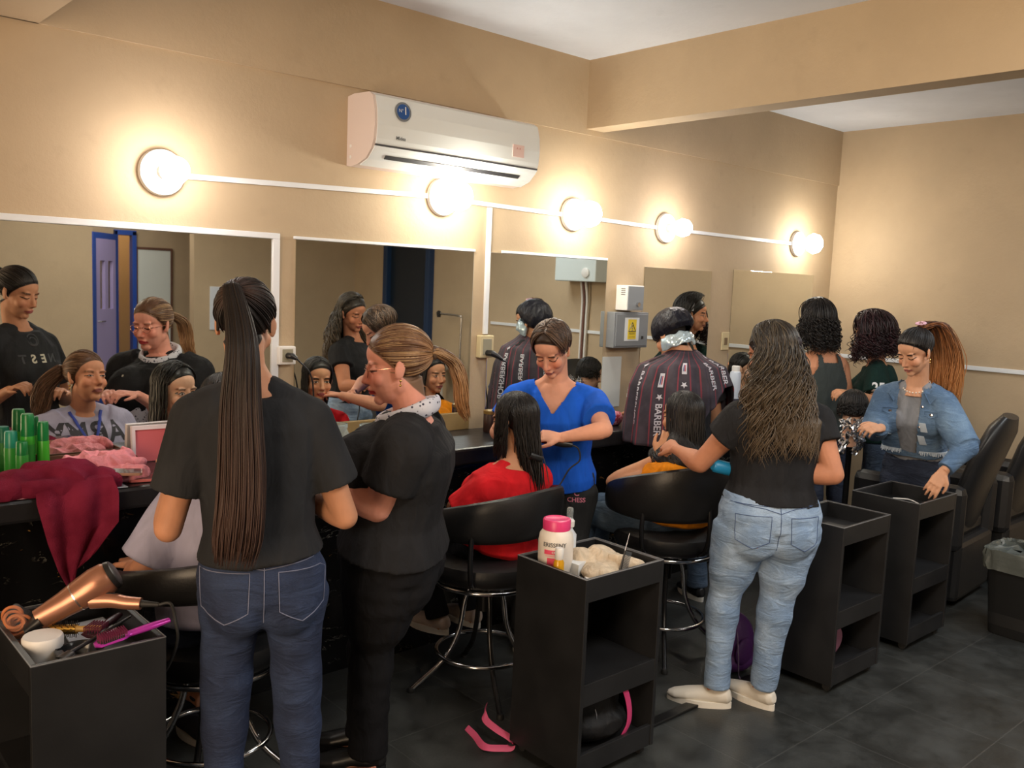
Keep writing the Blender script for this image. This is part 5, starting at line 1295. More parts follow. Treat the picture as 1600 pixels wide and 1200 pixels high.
def tcut(P):
    q = P-nkT; x = np.abs(q@rT); y = q@fT; z = q[:, 2]
    return (x > np.interp(z, [-.22, -.08, 0], [.15, .085, .07])) & (z > -.22) | (x < .045) & (z > np.where(y > 0, -.115, -.06)) | (z > -.01) | (x > .16)
T_.shirt(cloth('dark_tank', (.045, .055, .055)), name='tank_top', t0=0, sleeve=0, grow=.012, cut=tcut, seed=111)
T_.trousers(M_navy, t1=.12, seed=15)
for a in 'LR': T_.shoe(a, M_black, M_sole)
loose(T_, H_black, hairline=-.012, length=.22, az=(90, 270), n=620, wave=.008, curl=.012, spread=.03, vary=.5, sr=.0030, fullness=.42, nseg=42, label='curly black hair')
mb = MB(); mb.tube([T_.H.w(T_.epnt((math.cos(t), .10, math.sin(t)), 1.10)) for t in np.linspace(-.1, pi+.1, 24)], (.008, .003), 8, up=T_.H.A[:, 1]); part('headband', mb, plain('headband_pale', srgb(200, 200, 210), .4), T_.root)

# ---- practice heads
M_doll = skin_mat('doll_skin', srgb(226, 178, 150), lip=(.60, .16, .18), hair=(.03, .02, .015), open_=1.15, brow=.7, blush=.3, doll=True)
class Dummy: pass
def mannequin(label, head, yaw, pitch, hair, stand, group=None, k=.92, foil=False, **kw):
    H = Frame(head, yaw, pitch, 0, k); t = thing('mannequin_head', label, 'mannequin head', (head[0], head[1], stand), group=group)
    d = Dummy(); d.H = H; d.root = t; d.P = {}; d.epnt = Person.epnt.__get__(d); d.cap = Person.cap.__get__(d)
    mb = MB(); head_parts(mb, H, True)
    c = V3(*head); mb.tube([H.w((0, -.018, -.045)), c-UP*.13*k-azf(yaw)*.018, c-UP*.19*k-azf(yaw)*.02, c-UP*.205*k-azf(yaw)*.02], [.052*k, .047*k, .056*k, .066*k], 20)
    me = fuse(mb, .004, 2); A_ = head_sculpt(get_co(me), H); set_co(me, A_-V3(*t.location)); at = me.attributes.new('hc', 'FLOAT_VECTOR', 'POINT'); at.data.foreach_set('vector', H.l(A_).astype('f').ravel()); shade(me)
    link('head', me, M_doll, t); b = c-azf(yaw)*.02
    z1 = b[2]-.205*k
    st = MB().tube([(b[0], b[1], z1+.02), (b[0], b[1], stand+.02)], .016, 14)
    if stand > .5: st.lathe([(.055, 0), (.055, .01), (.025, .022), (0, .022)], (b[0], b[1], stand), 24)
    else:
        for i in range(3): a = 2*pi*i/3+.5; st.tube([(b[0], b[1], .32), (b[0]+.26*math.cos(a), b[1]+.26*math.sin(a), .012)], .010, 8)
        st.tube([(b[0], b[1], z1+.02), (b[0], b[1], .30)], .016, 14)
    part('stand', st, M_black, t)
    loose(d, hair, root=t, **kw); return d
mannequin('mannequin head with long black hair reflected between the two left women', (1.40, 3.17, 1.125), 19, 2, H_black, .90, length=.24, az=(62, 298), n=420, wave=.002, spread=.006, sr=.0026, vary=.15, hairline=-.006, fullness=.06)
mannequin('mannequin head with pinned dark hair behind the white spray bottle', (5.34, 3.22, 1.10), 20, 0, H_black, .90, length=.10, az=(100, 260), n=200, wave=.004, spread=.004, sr=.0026, hairline=-.004, k=.86)
fd = mannequin('dark haired practice head on a stand wrapped in silver foils', (4.66, 2.40, 1.0), 70, 15, H_black, 0.0, length=.06, az=(60, 300), n=240, wave=.004, spread=.004, sr=.0026)
mb = MB()
for i in range(34):
    a = random.uniform(0, 2*pi); c = V3(4.56+.05*math.cos(a), 2.345+.05*math.sin(a), random.uniform(.80, .965)); d = nrm(np.random.randn(3)*.5+V3(0, 0, -1)); x = nrm(np.cross(d, np.random.randn(3))); y = np.cross(d, x); L = random.uniform(.04, .08)
    mb.grid(lambda u, v: c+d*L*(u-.5)+x*(.028*(v-.5))+y*.006*math.sin(u*9+i+v*5), 5, 4, .0012)
for q in mb.sm: pass
mb.sm = [False]*len(mb.sm)
part('foils', mb, plain('aluminium_foil', (.75, .75, .77), .22, 1), fd.root, 'crumpled silver foils hanging from the hair')

# ------------------------------------------------------------------ small things
def bristles(mb, c, ax, R, L, n, ln, rad=.0011):
    ax = nrm(ax); x = nrm(np.cross(ax, UP)); y = np.cross(ax, x)
    for i in range(n):
        for j in range(9):
            t = 2*pi*(j+.5*(i % 2))/9; d = x*math.cos(t)+y*math.sin(t); p = c+ax*(L*(i/(n-1)-.5))+d*R; mb.tube([p-d*.002, p+d*ln], rad, 4)
def sheet_cloth(fn, nu, nv, th=.004): return MB().grid(fn, nu, nv, th)

# hand tools
def hair_iron():
    t = thing('hair_iron', 'black hair straightening iron held by the person in the blue tee', 'hair iron', (2.56, 2.63, .985))
    a = V3(2.60, 2.60, .972); d = nrm((-.62, .62, .10))
    part('handle', MB().tube([a-d*-.02+UP*-.0, a+d*.02, a+d*.10], (.014, .012), 12).tube([a-d*.055, a-d*.02, a+d*.03], [.011, .017, .016], 12), M_black, t)
    for s in (-1, 1): part('plate_arm', MB().tube([a+d*.08+UP*s*.006, a+d*.16+UP*s*.009, a+d*.22+UP*s*.007], (.013, .006), 12), M_black, t)
    e = a-d*.05
    part('cord', MB().tube(spline([e, e-d*.03-UP*.012, e-d*.045-UP*.06+V3(-.0, .01, 0), V3(2.64, 2.575, .86), V3(2.60, 2.60, .78), V3(2.52, 2.62, .73), V3(2.50, 2.80, .70), V3(2.50, 2.97, .80)], 50), .0035, 8), M_rubber, t)
hair_iron()
t = thing('hair_brush', 'blue brush in the hand of the woman in light jeans', 'brush', (2.93, 2.0, .90))
a = V3(3.02, 1.95, .915); d = nrm((-.85, .42, .22))
part('handle', MB().tube([a-d*.02, a+d*.05, a+d*.09], [.010, .010, .009], 12), M_black, t)
part('barrel', MB().tube([a+d*.075, a+d*.085, a+d*.165, a+d*.175], [.016, .026, .026, .018], 20), plain('bright_blue_plastic', srgb(30, 130, 180), .4), t)

# --- counter, left part
def bottle(kind, label, x, y, z0, h, r, body, cap, group=None, label_c=None, neck=.62):
    t = thing(kind, label, 'bottle', (x, y, z0), group=group)
    part('bottle_body', MB().lathe([(0, z0), (r*.92, z0), (r, z0+.004), (r, z0+h*neck), (r*.96, z0+h*neck+.004), (0, z0+h*neck+.006)], (x, y, 0), 28), body, t)
    part('cap', MB().lathe([(r*.94, z0+h*neck+.003), (r*.96, z0+h*.7), (r*.90, z0+h*.97), (r*.8, z0+h), (0, z0+h)], (x, y, 0), 28), cap, t)
    if label_c: part('label', MB().lathe([(r*1.012, z0+h*.15), (r*1.015, z0+h*.16), (r*1.015, z0+h*.5), (r*1.012, z0+h*.51)], (x, y, 0), 28, cap=False), label_c, t)
    return t
G1 = plain('green_plastic', srgb(60, 165, 45), .3); G2 = plain('dark_green_cap', srgb(10, 115, 55), .3); G3 = plain('green_label', srgb(45, 140, 50), .4)
bottle('spray_bottle', 'tallest bright green bottle at the left of the counter', .785, 3.335, .90, .212, .0225, G1, G2, label_c=G3)
bottle('spray_bottle', 'slim bright green bottle right of the tallest green one', .832, 3.33, .90, .182, .019, G1, G2, label_c=G1)
bottle('spray_bottle', 'green bottle at the left edge behind the maroon towel', .735, 3.34, .90, .155, .022, G3, plain('teal_cap', srgb(30, 135, 110), .35))
bottle('spray_bottle', 'short green bottle with a dark green cap in front of the tallest one', .752, 3.27, .90, .130, .0195, G3, G2)
def towel():
    M = Mat('maroon_terry', srgb(122, 34, 58), .95, spec=.1); M.bump(M.noise(M.coord(), 260, 3), .5, .006)
    n = M.noise(M.coord(), 8, 3); M.set('Base Color', M.mix(n.step(.3, .7), srgb(104, 26, 48), srgb(136, 42, 68)))
    t = thing('towel', 'maroon terry towel bunched on the counter and hanging over its edge', 'towel', (.82, 3.0, .90))
    mb = MB()
    for c, r in (((.72, 3.07, .925), (.11, .08, .045)), ((.83, 3.06, .935), (.10, .075, .055)), ((.93, 3.04, .92), (.06, .055, .035)), ((.78, 3.0, .925), (.10, .03, .035)), ((.63, 3.04, .92), (.10, .06, .035)), ((.76, 3.10, .955), (.05, .04, .03))): mb.ell(c, r)
    me = fuse(mb, .005, 3); A_ = get_co(me); w1 = 1-np.abs(wav(A_, 34, 5, (1, 1.6, .8))); w2 = 1-np.abs(wav(A_, 62, 9, (1.4, .8, .8))); A_ += get_no(me)*(.020*w1+.007*w2-.012)[:, None]
    A_[:, 2] = np.maximum(A_[:, 2], .9015); set_co(me, A_-V3(*t.location)); shade(me); link('bunched_part', me, M.m, t)
    def fn(u, v):
        k = v; zt = .93-.0*v
        w0 = np.interp(k, [0, .2, .55, .8, 1], [.105, .12, .105, .06, .012]); xc = np.interp(k, [0, .2, .55, 1], [.83, .84, .85, .815])
        x = xc+(u-.5)*2*w0; z = np.interp(k, [0, .12, .2, 1], [.945, .935, .895, .635])+.045*(u-.5)*k*1.6
        y = np.interp(k, [0, .12, .2, .3, 1], [3.03, 2.985, 2.968, 2.962, 2.955])-.013*math.sin(u*13+k*2)*min(1, k*4)-.010*math.sin(u*5.5+1)*k
        return (x, y, z)
    mb = MB().grid(fn, 50, 60, .007); part('hanging_part', mb, M.m, t)
towel()
t = thing('box', 'open shallow brown box with pink tissue behind the phones', 'box', (.98, 3.31, .90))
bm_ = plain('brown_card', srgb(110, 72, 52), .7)
for n_, a, b in (('side', (.835, 3.25, .90), (1.12, 3.256, .95)), ('side', (.835, 3.374, .90), (1.12, 3.38, .95)), ('side', (.835, 3.256, .90), (.841, 3.374, .95)), ('side', (1.114, 3.256, .90), (1.12, 3.374, .95)), ('base', (.841, 3.256, .90), (1.114, 3.374, .905))): part(n_, MB().rbox(a, b, .001), bm_, t)
def tissue():
    M = cloth('pink_tissue', srgb(235, 150, 160), .8, .5, 30)
    t = thing('tissue_paper', 'crumpled pink tissue spilling from the brown box under a phone', 'tissue', (.96, 3.10, .90))
    mb = MB()
    for c, r in (((.99, 3.12, .915), (.125, .085, .025)), ((1.02, 3.20, .940), (.115, .045, .030)), ((.98, 3.31, .935), (.10, .05, .03)), ((1.05, 3.10, .92), (.06, .045, .03)), ((1.09, 3.28, .955), (.025, .03, .025)), ((1.04, 3.24, .95), (.07, .04, .03))): mb.ell(c, r)
    me = fuse(mb, .004, 2); A_ = get_co(me); A_ += get_no(me)*(.013*(1-np.abs(wav(A_, 60, 15)))+.005*wav(A_, 130, 4)-.006)[:, None]; A_[:, 2] = np.maximum(A_[:, 2], .9012); set_co(me, A_-V3(*t.location)); me.polygons.foreach_set('use_smooth', [False]*len(me.polygons)); link('crumpled_sheet', me, M, t)
tissue()
t = thing('gift_box', 'pink box top with a white rim leaning against the widest mirror', 'box', (1.28, 3.36, .90))
o_ = V3(1.15, 3.365, .902); X_ = nrm((1, -.05, 0)); Z_ = nrm((0, .08, 1)); N_ = np.cross(X_, Z_)
part('panel', MB().prism([(0, 0), (.26, 0), (.26, .120), (0, .120)], -.003, .003, (o_, X_, Z_, N_)), plain('salmon_pink', srgb(222, 112, 122), .6), t)
wr_ = plain('lid_white', srgb(225, 215, 222), .6)
for pl in ([(-.012, 0), (0, 0), (0, .120), (-.012, .135)], [(-.012, .135), (0, .120), (.26, .120), (.272, .135)], [(.26, 0), (.272, 0), (.272, .135), (.26, .120)]): part('rim', MB().prism(pl, -.004, .018, (o_, X_, Z_, N_)), wr_, t)
def phone(label, c, rz, mat, w_=.075, l_=.150, tilt=0):
    X = V3(math.cos(rz), math.sin(rz), 0); Y = nrm((-math.sin(rz), math.cos(rz), tilt)); N = np.cross(X, Y); t = thing('phone', label, 'phone', tuple(c))
    part('case', MB().prism([(-w_/2+.008, -l_/2), (w_/2-.008, -l_/2), (w_/2, -l_/2+.008), (w_/2, l_/2-.008), (w_/2-.008, l_/2), (-w_/2+.008, l_/2), (-w_/2, l_/2-.008), (-w_/2, -l_/2+.008)], 0, .009, (V3(*c), X, Y, N)), mat, t)
    part('screen', MB().prism([(-w_/2+.004, -l_/2+.004), (w_/2-.004, -l_/2+.004), (w_/2-.004, l_/2-.004), (-w_/2+.004, l_/2-.004)], .009, .0097, (V3(*c), X, Y, N)), plain('phone_glass', (.05, .03, .03), .1), t)
phone('brown cased phone lying on the pink tissue by the counter edge', (.985, 3.045, .938), 1.25, plain('tan_case', srgb(160, 120, 100), .4), tilt=.04)
phone('phone in a pink case right of the pink tissue', (1.10, 3.06, .903), 1.35, plain('pink_case', srgb(200, 110, 110), .4))
solo('paper_sheet', MB().rbox((.84, 2.99, .9005), (1.0, 3.06, .9025), .0005), plain('paper', srgb(200, 210, 225), .7), 'white paper sheet at the counter edge under the towel', 'paper')
solo('magazine', MB().rbox((.56, 2.99, .9005), (.75, 3.09, .905), .001), plain('magazine_pink', srgb(205, 150, 165), .5, var=.2), 'pinkish magazine under the maroon towel at the left edge', 'magazine')
# counter, middle
M_clear = Mat('clear_plastic', (.85, .95, .97), .08); M_clear.b.inputs['Transmission Weight'].default_value = .85; M_clear.b.inputs['IOR'].default_value = 1.2; M_clear = M_clear.m
def tub(label, x, y, r, h):
    t = thing('plastic_jar', label, 'jar', (x, y, .9))
    part('jar_body', MB().lathe([(0, .9), (r*.8, .9), (r*.95, .91), (r, .9+h*.6), (r*.78, .9+h*.85), (r*.78, .9+h), (r*.72, .9+h), (r*.72, .9+h*.86), (r*.93, .9+h*.58), (r*.88, .915), (0, .908)], (x, y, 0), 28), M_clear, t)
    part('lid_ring', MB().lathe([(r*.80, .9+h*.86), (r*.84, .9+h*.87), (r*.84, .9+h), (r*.80, .9+h+.002)], (x, y, 0), 28, cap=False), M_clear, t)
tub('clear plastic jar with lid on the counter, the left of two', 1.90, 3.20, .058, .115)
tub('clear plastic jar with lid on the counter, the right of two', 2.05, 3.17, .058, .105)
t = thing('canister', 'dark brown canister on the counter under the cream socket', 'canister', (2.80, 3.27, .9))
part('can', MB().lathe([(0, .9), (.038, .9), (.040, .905), (.040, .995), (.036, 1.0), (0, 1.0)], (2.80, 3.27, 0), 28), plain('dark_brown_gloss', srgb(58, 36, 30), .35), t)
part('gold_lid', MB().lathe([(.041, .99), (.041, 1.004), (.03, 1.008), (0, 1.008)], (2.80, 3.27, 0), 28), plain('brass_lid', srgb(170, 140, 80), .35, .8), t)
for x, y, l in ((2.40, 3.25, 'small clear glass bead cup on the counter behind the girl in red'), (2.44, 3.17, 'small glass dish on the dark counter left of the canister')):
    t = thing('glass_dish', l, 'dish', (x, y, .9)); part('dish', MB().lathe([(0, .9), (.018, .9), (.026, .918), (.023, .918), (.015, .905), (0, .904)], (x, y, 0), 24), M_clear, t)
t = thing('cosmetic_bag', 'red and pink patterned pouch on the counter beside the cape', 'pouch', (3.50, 3.12, .9))
Mp = Mat('patterned_pouch', (.5, .05, .1), .6); q = Mp.noise(Mp.coord(), 70, 2); Mp.set('Base Color', Mp.mix(q.step(.45, .55), srgb(170, 30, 60), srgb(225, 160, 180)))
part('pouch_body', MB().tube([(3.44, 3.12, .93), (3.46, 3.12, .935), (3.50, 3.12, .94), (3.55, 3.12, .935), (3.57, 3.12, .93)], [(.02, .012), (.038, .026), (.040, .030), (.037, .026), (.02, .012)], 16, up=(0, 0, 1)), Mp.m, t)
part('zip', MB().tube([(3.44, 3.12, .955), (3.50, 3.12, .981), (3.57, 3.12, .955)], .003, 6), M_chrome, t)
t = thing('spray_can', 'white spray bottle standing before the pinned mannequin head', 'bottle', (4.60, 3.13, .9))
part('can_body', MB().lathe([(0, .9), (.031, .9), (.033, .905), (.033, 1.0), (.0335, 1.001), (.0335, 1.13), (.030, 1.145), (.022, 1.15), (0, 1.15)], (4.60, 3.13, 0), 28), plain('bottle_white', srgb(205, 215, 230), .35), t)
part('base_band', MB().lathe([(.0345, .9), (.0345, .985)], (4.60, 3.13, 0), 28, cap=False), plain('dark_band', (.03, .03, .05), .4), t)
part('cap', MB().lathe([(.024, 1.148), (.024, 1.178), (.02, 1.182), (0, 1.182)], (4.60, 3.13, 0), 24), M_white, t)

# --- trolley in the corner
def corner_trolley():
    z = TR
    M_rg = plain('rose_gold_gloss', srgb(176, 124, 100), .30, .6)
    t = thing('hair_dryer', 'rose gold hair dryer lying on the corner trolley', 'hair dryer', (.70, 2.42, .70))
    a = V3(.592, 2.435, .715); b = V3(.745, 2.385, .812); d = nrm(b-a)
    part('barrel', MB().tube([a, a+d*.02, a+d*.07, a+d*.12, b-d*.03, b, b+d*.012], [(.022, .030), (.025, .031), (.034, .034), (.042, .041), (.045, .045), (.042, .042), (.034, .034)], 28, up=(0, 1, 0)), M_rg, t)
    part('rear_grille', MB().tube([b+d*.008, b+d*.020, b+d*.024], [.040, .036, .028], 28), M_black, t)
    part('nozzle', MB().tube([a-d*.035, a-d*.02, a+d*.005], [(.010, .034), (.013, .030), (.021, .027)], 20, up=(0, 0, 1)), M_black, t)
    part('ring_band', MB().tube([a+d*.100, a+d*.104], [.0395, .040], 28), plain('silver_band', srgb(220, 200, 190), .2, .9), t)
    h0 = a+d*.135-V3(0, .02, .025); h1 = V3(.80, 2.30, .755); hd = nrm(h1-h0)
    hn = part('handle', MB().tube(spline([h0, h0*.6+h1*.4+V3(0, 0, .004), h0*.3+h1*.7, h1], 12), list(np.linspace(.021, .0155, 12)), 20), M_rg, t)
    part('switch', MB().tube([h0+hd*.035+UP*.020, h0+hd*.06+UP*.020], (.006, .004), 10), M_black, t)
    part('cord_relief', MB().tube([h1-hd*.004, h1+hd*.02, h1+hd*.045], [.010, .008, .006], 14), M_rubber, t)
    c0 = h1+hd*.045
    part('cord', MB().tube(spline([c0, c0+hd*.03+UP*.004, V3(.858, 2.22, .725), V3(.862, 2.215, .67), V3(.850, 2.24, .60), V3(.838, 2.30, .52), V3(.836, 2.40, .40), V3(.838, 2.48, .2), V3(.84, 2.52, .02), V3(.86, 2.60, .006)], 60), .0042, 8), M_rubber, t)
    t = thing('paper_sheet', 'folded white paper under the hair dryer in the corner trolley', 'paper', (.74, 2.48, z)); part('paper', MB().prism([(.66, 2.40), (.79, 2.42), (.785, 2.56), (.67, 2.55)], z+.001, z+.006), plain('paper', (0, 0, 0)), t)
    # bag of orange hair ties
    t = thing('bag_of_hair_ties', 'clear bag of orange hair ties at the left edge of the corner trolley', 'bag', (.55, 2.50, z))
    mt = plain('orange_brown_elastic', srgb(190, 110, 60), .6)
    for i in range(9):
        c = V3(.55+random.uniform(-.012, .012), 2.47+random.uniform(-.012, .012), z+.03+i*.0075); n_ = nrm(np.random.randn(3)*.5+V3(-.6, -.9, .5)); x = nrm(np.cross(n_, UP)); y = np.cross(n_, x); R = random.uniform(.016, .026)
        part('hair_tie', MB().tube([c+x*R*math.cos(q)+y*R*math.sin(q) for q in np.linspace(0, 2*pi, 20, endpoint=False)], .0042, 8, closed=True, caps=False), mt, t)
    mb = MB().ell((.55, 2.475, z+.06), (.036, .040, .060)); me = fuse(mb, .004, 1); A_ = get_co(me); A_ += get_no(me)*(.006*wav(A_, 90, 3))[:, None]; set_co(me, A_-V3(*t.location)); shade(me)
    Mf = Mat('clear_film', (.9, .92, .95), .12); Mf.b.inputs['Transmission Weight'].default_value = .96; Mf.b.inputs['IOR'].default_value = 1.03; link('plastic_film', me, Mf.m, t)
    # white lid, bowl, brushes
    t = thing('cream_jar', 'round white cream jar on the corner trolley', 'jar', (.575, 2.335, z))
    part('jar', MB().lathe([(0, z), (.042, z), (.046, z+.006), (.046, z+.048), (.047, z+.05), (.047, z+.072), (.044, z+.077), (0, z+.078)], (.575, 2.335, 0), 36), plain('matte_white', srgb(232, 230, 228), .5), t)
    t = thing('tint_bowl', 'black tint mixing bowl beside the white cream jar', 'bowl', (.640, 2.262, z))
    part('bowl', MB().lathe([(0, z+.002), (.030, z+.002), (.034, z+.006), (.052, z+.05), (.056, z+.052), (.053, z+.047), (.032, z+.010), (0, z+.008)], (.640, 2.262, 0), 36), plain('bowl_black', (.012, .013, .015), .18), t)
    part('spout_tab', MB().rbox((.585, 2.245, z+.046), (.605, 2.28, z+.052), .002), plain('bowl_black', (0, 0, 0), .2), t)
    def brush(label, a, b, kind):
        a = V3(*a); b = V3(*b); d = nrm(b-a); L = np.linalg.norm(b-a); t = thing('hair_brush', label, 'brush', tuple((a+b)/2))
        if kind == 'round':
            part('barrel', MB().tube([a, a+d*L*.52], .0125, 18), plain('gold_barrel', srgb(190, 150, 70), .3, .8), t)
            m = MB(); bristles(m, a+d*L*.27, d, .0125, L*.48, 9, .009); part('bristles', m, M_black, t)
            part('handle', MB().tube([a+d*L*.52, a+d*L*.58, a+d*L*.8, b], [.010, .0075, .0095, .008], 14), plain('gold_wood', srgb(205, 160, 85), .35), t)
        else:
            up = UP; s_ = nrm(np.cross(d, up)); col = plain('magenta_gloss', srgb(190, 60, 180), .2, .35) if kind == 'purple' else plain('dark_wine', srgb(52, 20, 32), .35)
            part('handle', MB().tube(spline([a, a+d*L*.12, a+d*L*.38, a+d*L*.5, a+d*L*.75, b], 18), [(x, y) for x, y in zip(np.interp(np.linspace(0, 1, 18), [0, .12, .38, .5, .8, 1], [.010, .026, .025, .012, .013, .009]), np.interp(np.linspace(0, 1, 18), [0, .5, .8, 1], [.005, .007, .009, .006]))], 16, up=s_), col, t)
            m = MB()
            for i in range(13):
                for j in range(6):
                    p = a+d*L*(.06+.34*i/12)+s_*(.036*(j/5-.5)); m.tube([p+UP*.004, p+UP*.017], .0009, 4); m.ell(p+UP*.018, .0016, None, 6, 4)
            part('bristles', m, plain('wine_pins', srgb(105, 20, 60), .5), t); pads = part('cushion', MB().tube([a+d*L*.04, a+d*L*.1, a+d*L*.36, a+d*L*.42], [(.012, .004), (.022, .006), (.021, .006), (.010, .004)], 14, up=s_), M_black, t); pads.location = (0, 0, .002)
    brush('round brush with a gold handle lying next to the white cream jar', (.615, 2.425, z+.052), (.715, 2.345, z+.058), 'round')
    brush('dark wine paddle brush under the hair dryer cord', (.680, 2.33, z+.05), (.795, 2.45, z+.045), 'dark')
    brush('shiny purple paddle brush sticking out over the trolley edge', (.665, 2.235, z+.062), (.845, 2.225, z+.09), 'purple')
    t = thing('tint_brush', 'black tint brush resting across the bowl', 'brush', (.68, 2.26, z+.06)); part('handle', MB().tube([(.61, 2.235, z+.058), (.70, 2.285, z+.068), (.785, 2.335, z+.078)], [.0055, .0045, .003], 10), M_black, t); part('bristle_head', MB().tube([(.585, 2.222, z+.054), (.612, 2.237, z+.058)], [(.017, .003), (.012, .005)], 10, up=(-.5, .85, 0)), M_black, t)
    t = thing('card', 'small grey card in the near corner of the corner trolley', 'card', (.56, 2.24, z)); part('card', MB().prism([(.53, 2.205), (.60, 2.205), (.61, 2.25), (.54, 2.26)], z+.001, z+.003), plain('card_grey', srgb(150, 150, 140), .6), t)
corner_trolley()

# --- front trolley
def front_trolley():
    z = .635
    cx, cy = 2.112, 2.105
    t = thing('cream_jar', 'large white hair cream jar with a pink lid on the front trolley', 'jar', (cx, cy, z)); V = plain('jar_cream_white', srgb(232, 222, 210), .4)
    part('jar_body', MB().lathe([(0, z), (.043, z), (.050, z+.006), (.0595, z+.06), (.0600, z+.125), (.056, z+.15), (.045, z+.165), (.042, z+.17), (0, z+.17)], (cx, cy, 0), 40), V, t)
    part('lid', MB().lathe([(.044, z+.163), (.047, z+.165), (.0475, z+.196), (.045, z+.2), (.040, z+.201), (.036, z+.198), (0, z+.198)], (cx, cy, 0), 40), plain('hot_pink_lid', srgb(225, 62, 120), .35), t)
    vw = math.atan2(0-cx, 0-cy)   # bearing of the viewer side
    def cyl(w_, z_, r): q = vw+w_/r; return V3(cx+math.sin(q)*r, cy+math.cos(q)*r, z_)
    Rr = .0603
    def wrap(name, mb_pts, faces, mat): me = MB().add(mb_pts, faces).mesh(name, t.location); return link(name, me, mat, t)
    def lab(name, w0, w1, z0, z1, mat, r=Rr): 
        m = MB().grid(lambda u, v: cyl(-(w0+(w1-w0)*u), z0+(z1-z0)*v, r), 14, 3); link(name, m.mesh(name, t.location), mat, t)
    pk = plain('label_pink', srgb(228, 75, 105), .5); pw = plain('label_pale', srgb(240, 170, 175), .5)
    lab('label_band', -.040, .028, z+.090, z+.105, pk, .0612); lab('label_block', -.028, .020, z+.030, z+.078, pk, .0608); lab('label_stripe', -.035, .012, z+.083, z+.087, pw, .0612)
    v, f = text_data('ERISSENY', .020, bold=.0003); wrap('jar_lettering', [cyl(-(q[0]-.004), z+.122+q[1], .0612) for q in v], f, plain('print_grey', (0, 0, 0)))
    v, f = text_data('CREMA', .010, bold=.0003); wrap('jar_lettering', [cyl(-(q[0]+.004), z+.0975+q[1], .0620) for q in v], f, plain('print_white', (0, 0, 0)))
    # oil bottle
    x, y = 2.060, 2.035; t = thing('oil_bottle', 'tiny bottle of yellow oil with a white cap before the pink lidded jar', 'bottle', (x, y, z))
    part('bottle', MB().lathe([(0, z), (.017, z), (.018, z+.004), (.018, z+.075), (.012, z+.088), (0, z+.088)], (x, y, 0), 24), plain('amber_oil', srgb(205, 150, 30), .15), t)
    part('cap', MB().lathe([(.013, z+.085), (.0145, z+.088), (.0145, z+.120), (.012, z+.124), (0, z+.124)], (x, y, 0), 24), M_white, t)
    part('label', MB().lathe([(.0184, z+.015), (.0186, z+.016), (.0186, z+.050), (.0184, z+.051)], (x, y, 0), 24, cap=False), plain('label_lemon', srgb(230, 215, 150), .5), t)
    x, y = 2.215, 2.145; t = thing('pump_bottle', 'clear pump bottle behind the pink lidded jar', 'bottle', (x, y, z))
    part('bottle', MB().lathe([(0, z), (.024, z), (.026, z+.006), (.026, z+.12), (.012, z+.140), (.012, z+.15), (0, z+.15)], (x, y, 0), 24), plain('bottle_milky', srgb(215, 220, 225), .3), t)
    part('collar', MB().lathe([(.017, z+.148), (.018, z+.168), (.010, z+.178), (0, z+.178)], (x, y, 0), 24), M_white, t)
    part('spray_head', MB().lathe([(.011, z+.175), (.012, z+.21), (.009, z+.215), (0, z+.215)], (x, y, 0), 20), M_clear, t)
    # towel
    t = thing('towel', 'rumpled beige towel on the front trolley', 'towel', (2.27, 2.02, z)); M = cloth('beige_towel', srgb(205, 188, 165), .95, .5, 40); mb = MB()
    for c, r in (((2.24, 1.99, z+.028), (.085, .07, .028)), ((2.29, 2.06, z+.045), (.085, .055, .035)), ((2.315, 1.98, z+.05), (.05, .08, .022)), ((2.22, 2.09, z+.045), (.045, .04, .04))): mb.ell(c, r)
    me = fuse(mb, .004, 3); A_ = get_co(me); A_ += get_no(me)*(.022*(1-np.abs(wav(A_, 30, 6, (1.8, .5, 1))))+.004*(1-np.abs(wav(A_, 70, 2, (.7, 1.5, 1))))-.014)[:, None]
    A_[:, 0] = np.clip(A_[:, 0], 2.04, 2.385); A_[:, 1] = np.clip(A_[:, 1], 1.89, 2.175); A_[:, 2] = np.maximum(A_[:, 2], z+.001); set_co(me, A_-V3(*t.location)); shade(me); link('cloth', me, M, t)
    t = thing('tail_comb', 'black tail comb with a steel tip standing in the beige towel', 'comb', (2.262, 1.93, z+.05)); a = V3(2.245, 1.930, z+.035); d = nrm((.28, -.02, .96)); s_ = nrm(np.cross(d, (-.7, -.7, 0)))
    part('spine', MB().tube([a, a+d*.075], (.005, .0025), 8, up=s_), M_black, t); m = MB()
    for i in range(26): p = a+d*(.003+.0028*i); m.tube([p, p+s_*.024], .0010, 4)
    part('teeth', m, plain('comb_dark', (.03, .035, .04), .4), t); part('steel_tail', MB().tube([a+d*.072, a+d*.135], [.0022, .0012], 8), M_chrome, t)
    t = thing('tint_brush', 'wide flat white tint brush lying at the near corner of the front trolley', 'brush', (2.14, 1.98, z))
    part('brush_plate', MB().prism([(2.085, 1.955), (2.15, 1.905), (2.155, 1.915), (2.14, 1.945), (2.165, 1.99), (2.148, 1.998), (2.125, 1.955), (2.09, 1.965)], z+.012, z+.020), plain('matte_white', (0, 0, 0)), t)
    part('bristles', MB().prism([(2.075, 1.944), (2.140, 1.893), (2.150, 1.905), (2.085, 1.955)], z+.008, z+.016), plain('bristle_grey', (.2, .2, .2), .7), t)
    # folded white packaging
    solo('paper_packet', MB().prism([(2.15, 2.03), (2.21, 2.05), (2.20, 2.13), (2.145, 2.11)], z+.001, z+.05), plain('paper_white', (0, 0, 0)), 'white paper packet between the pink lidded jar and the beige towel', 'packet')
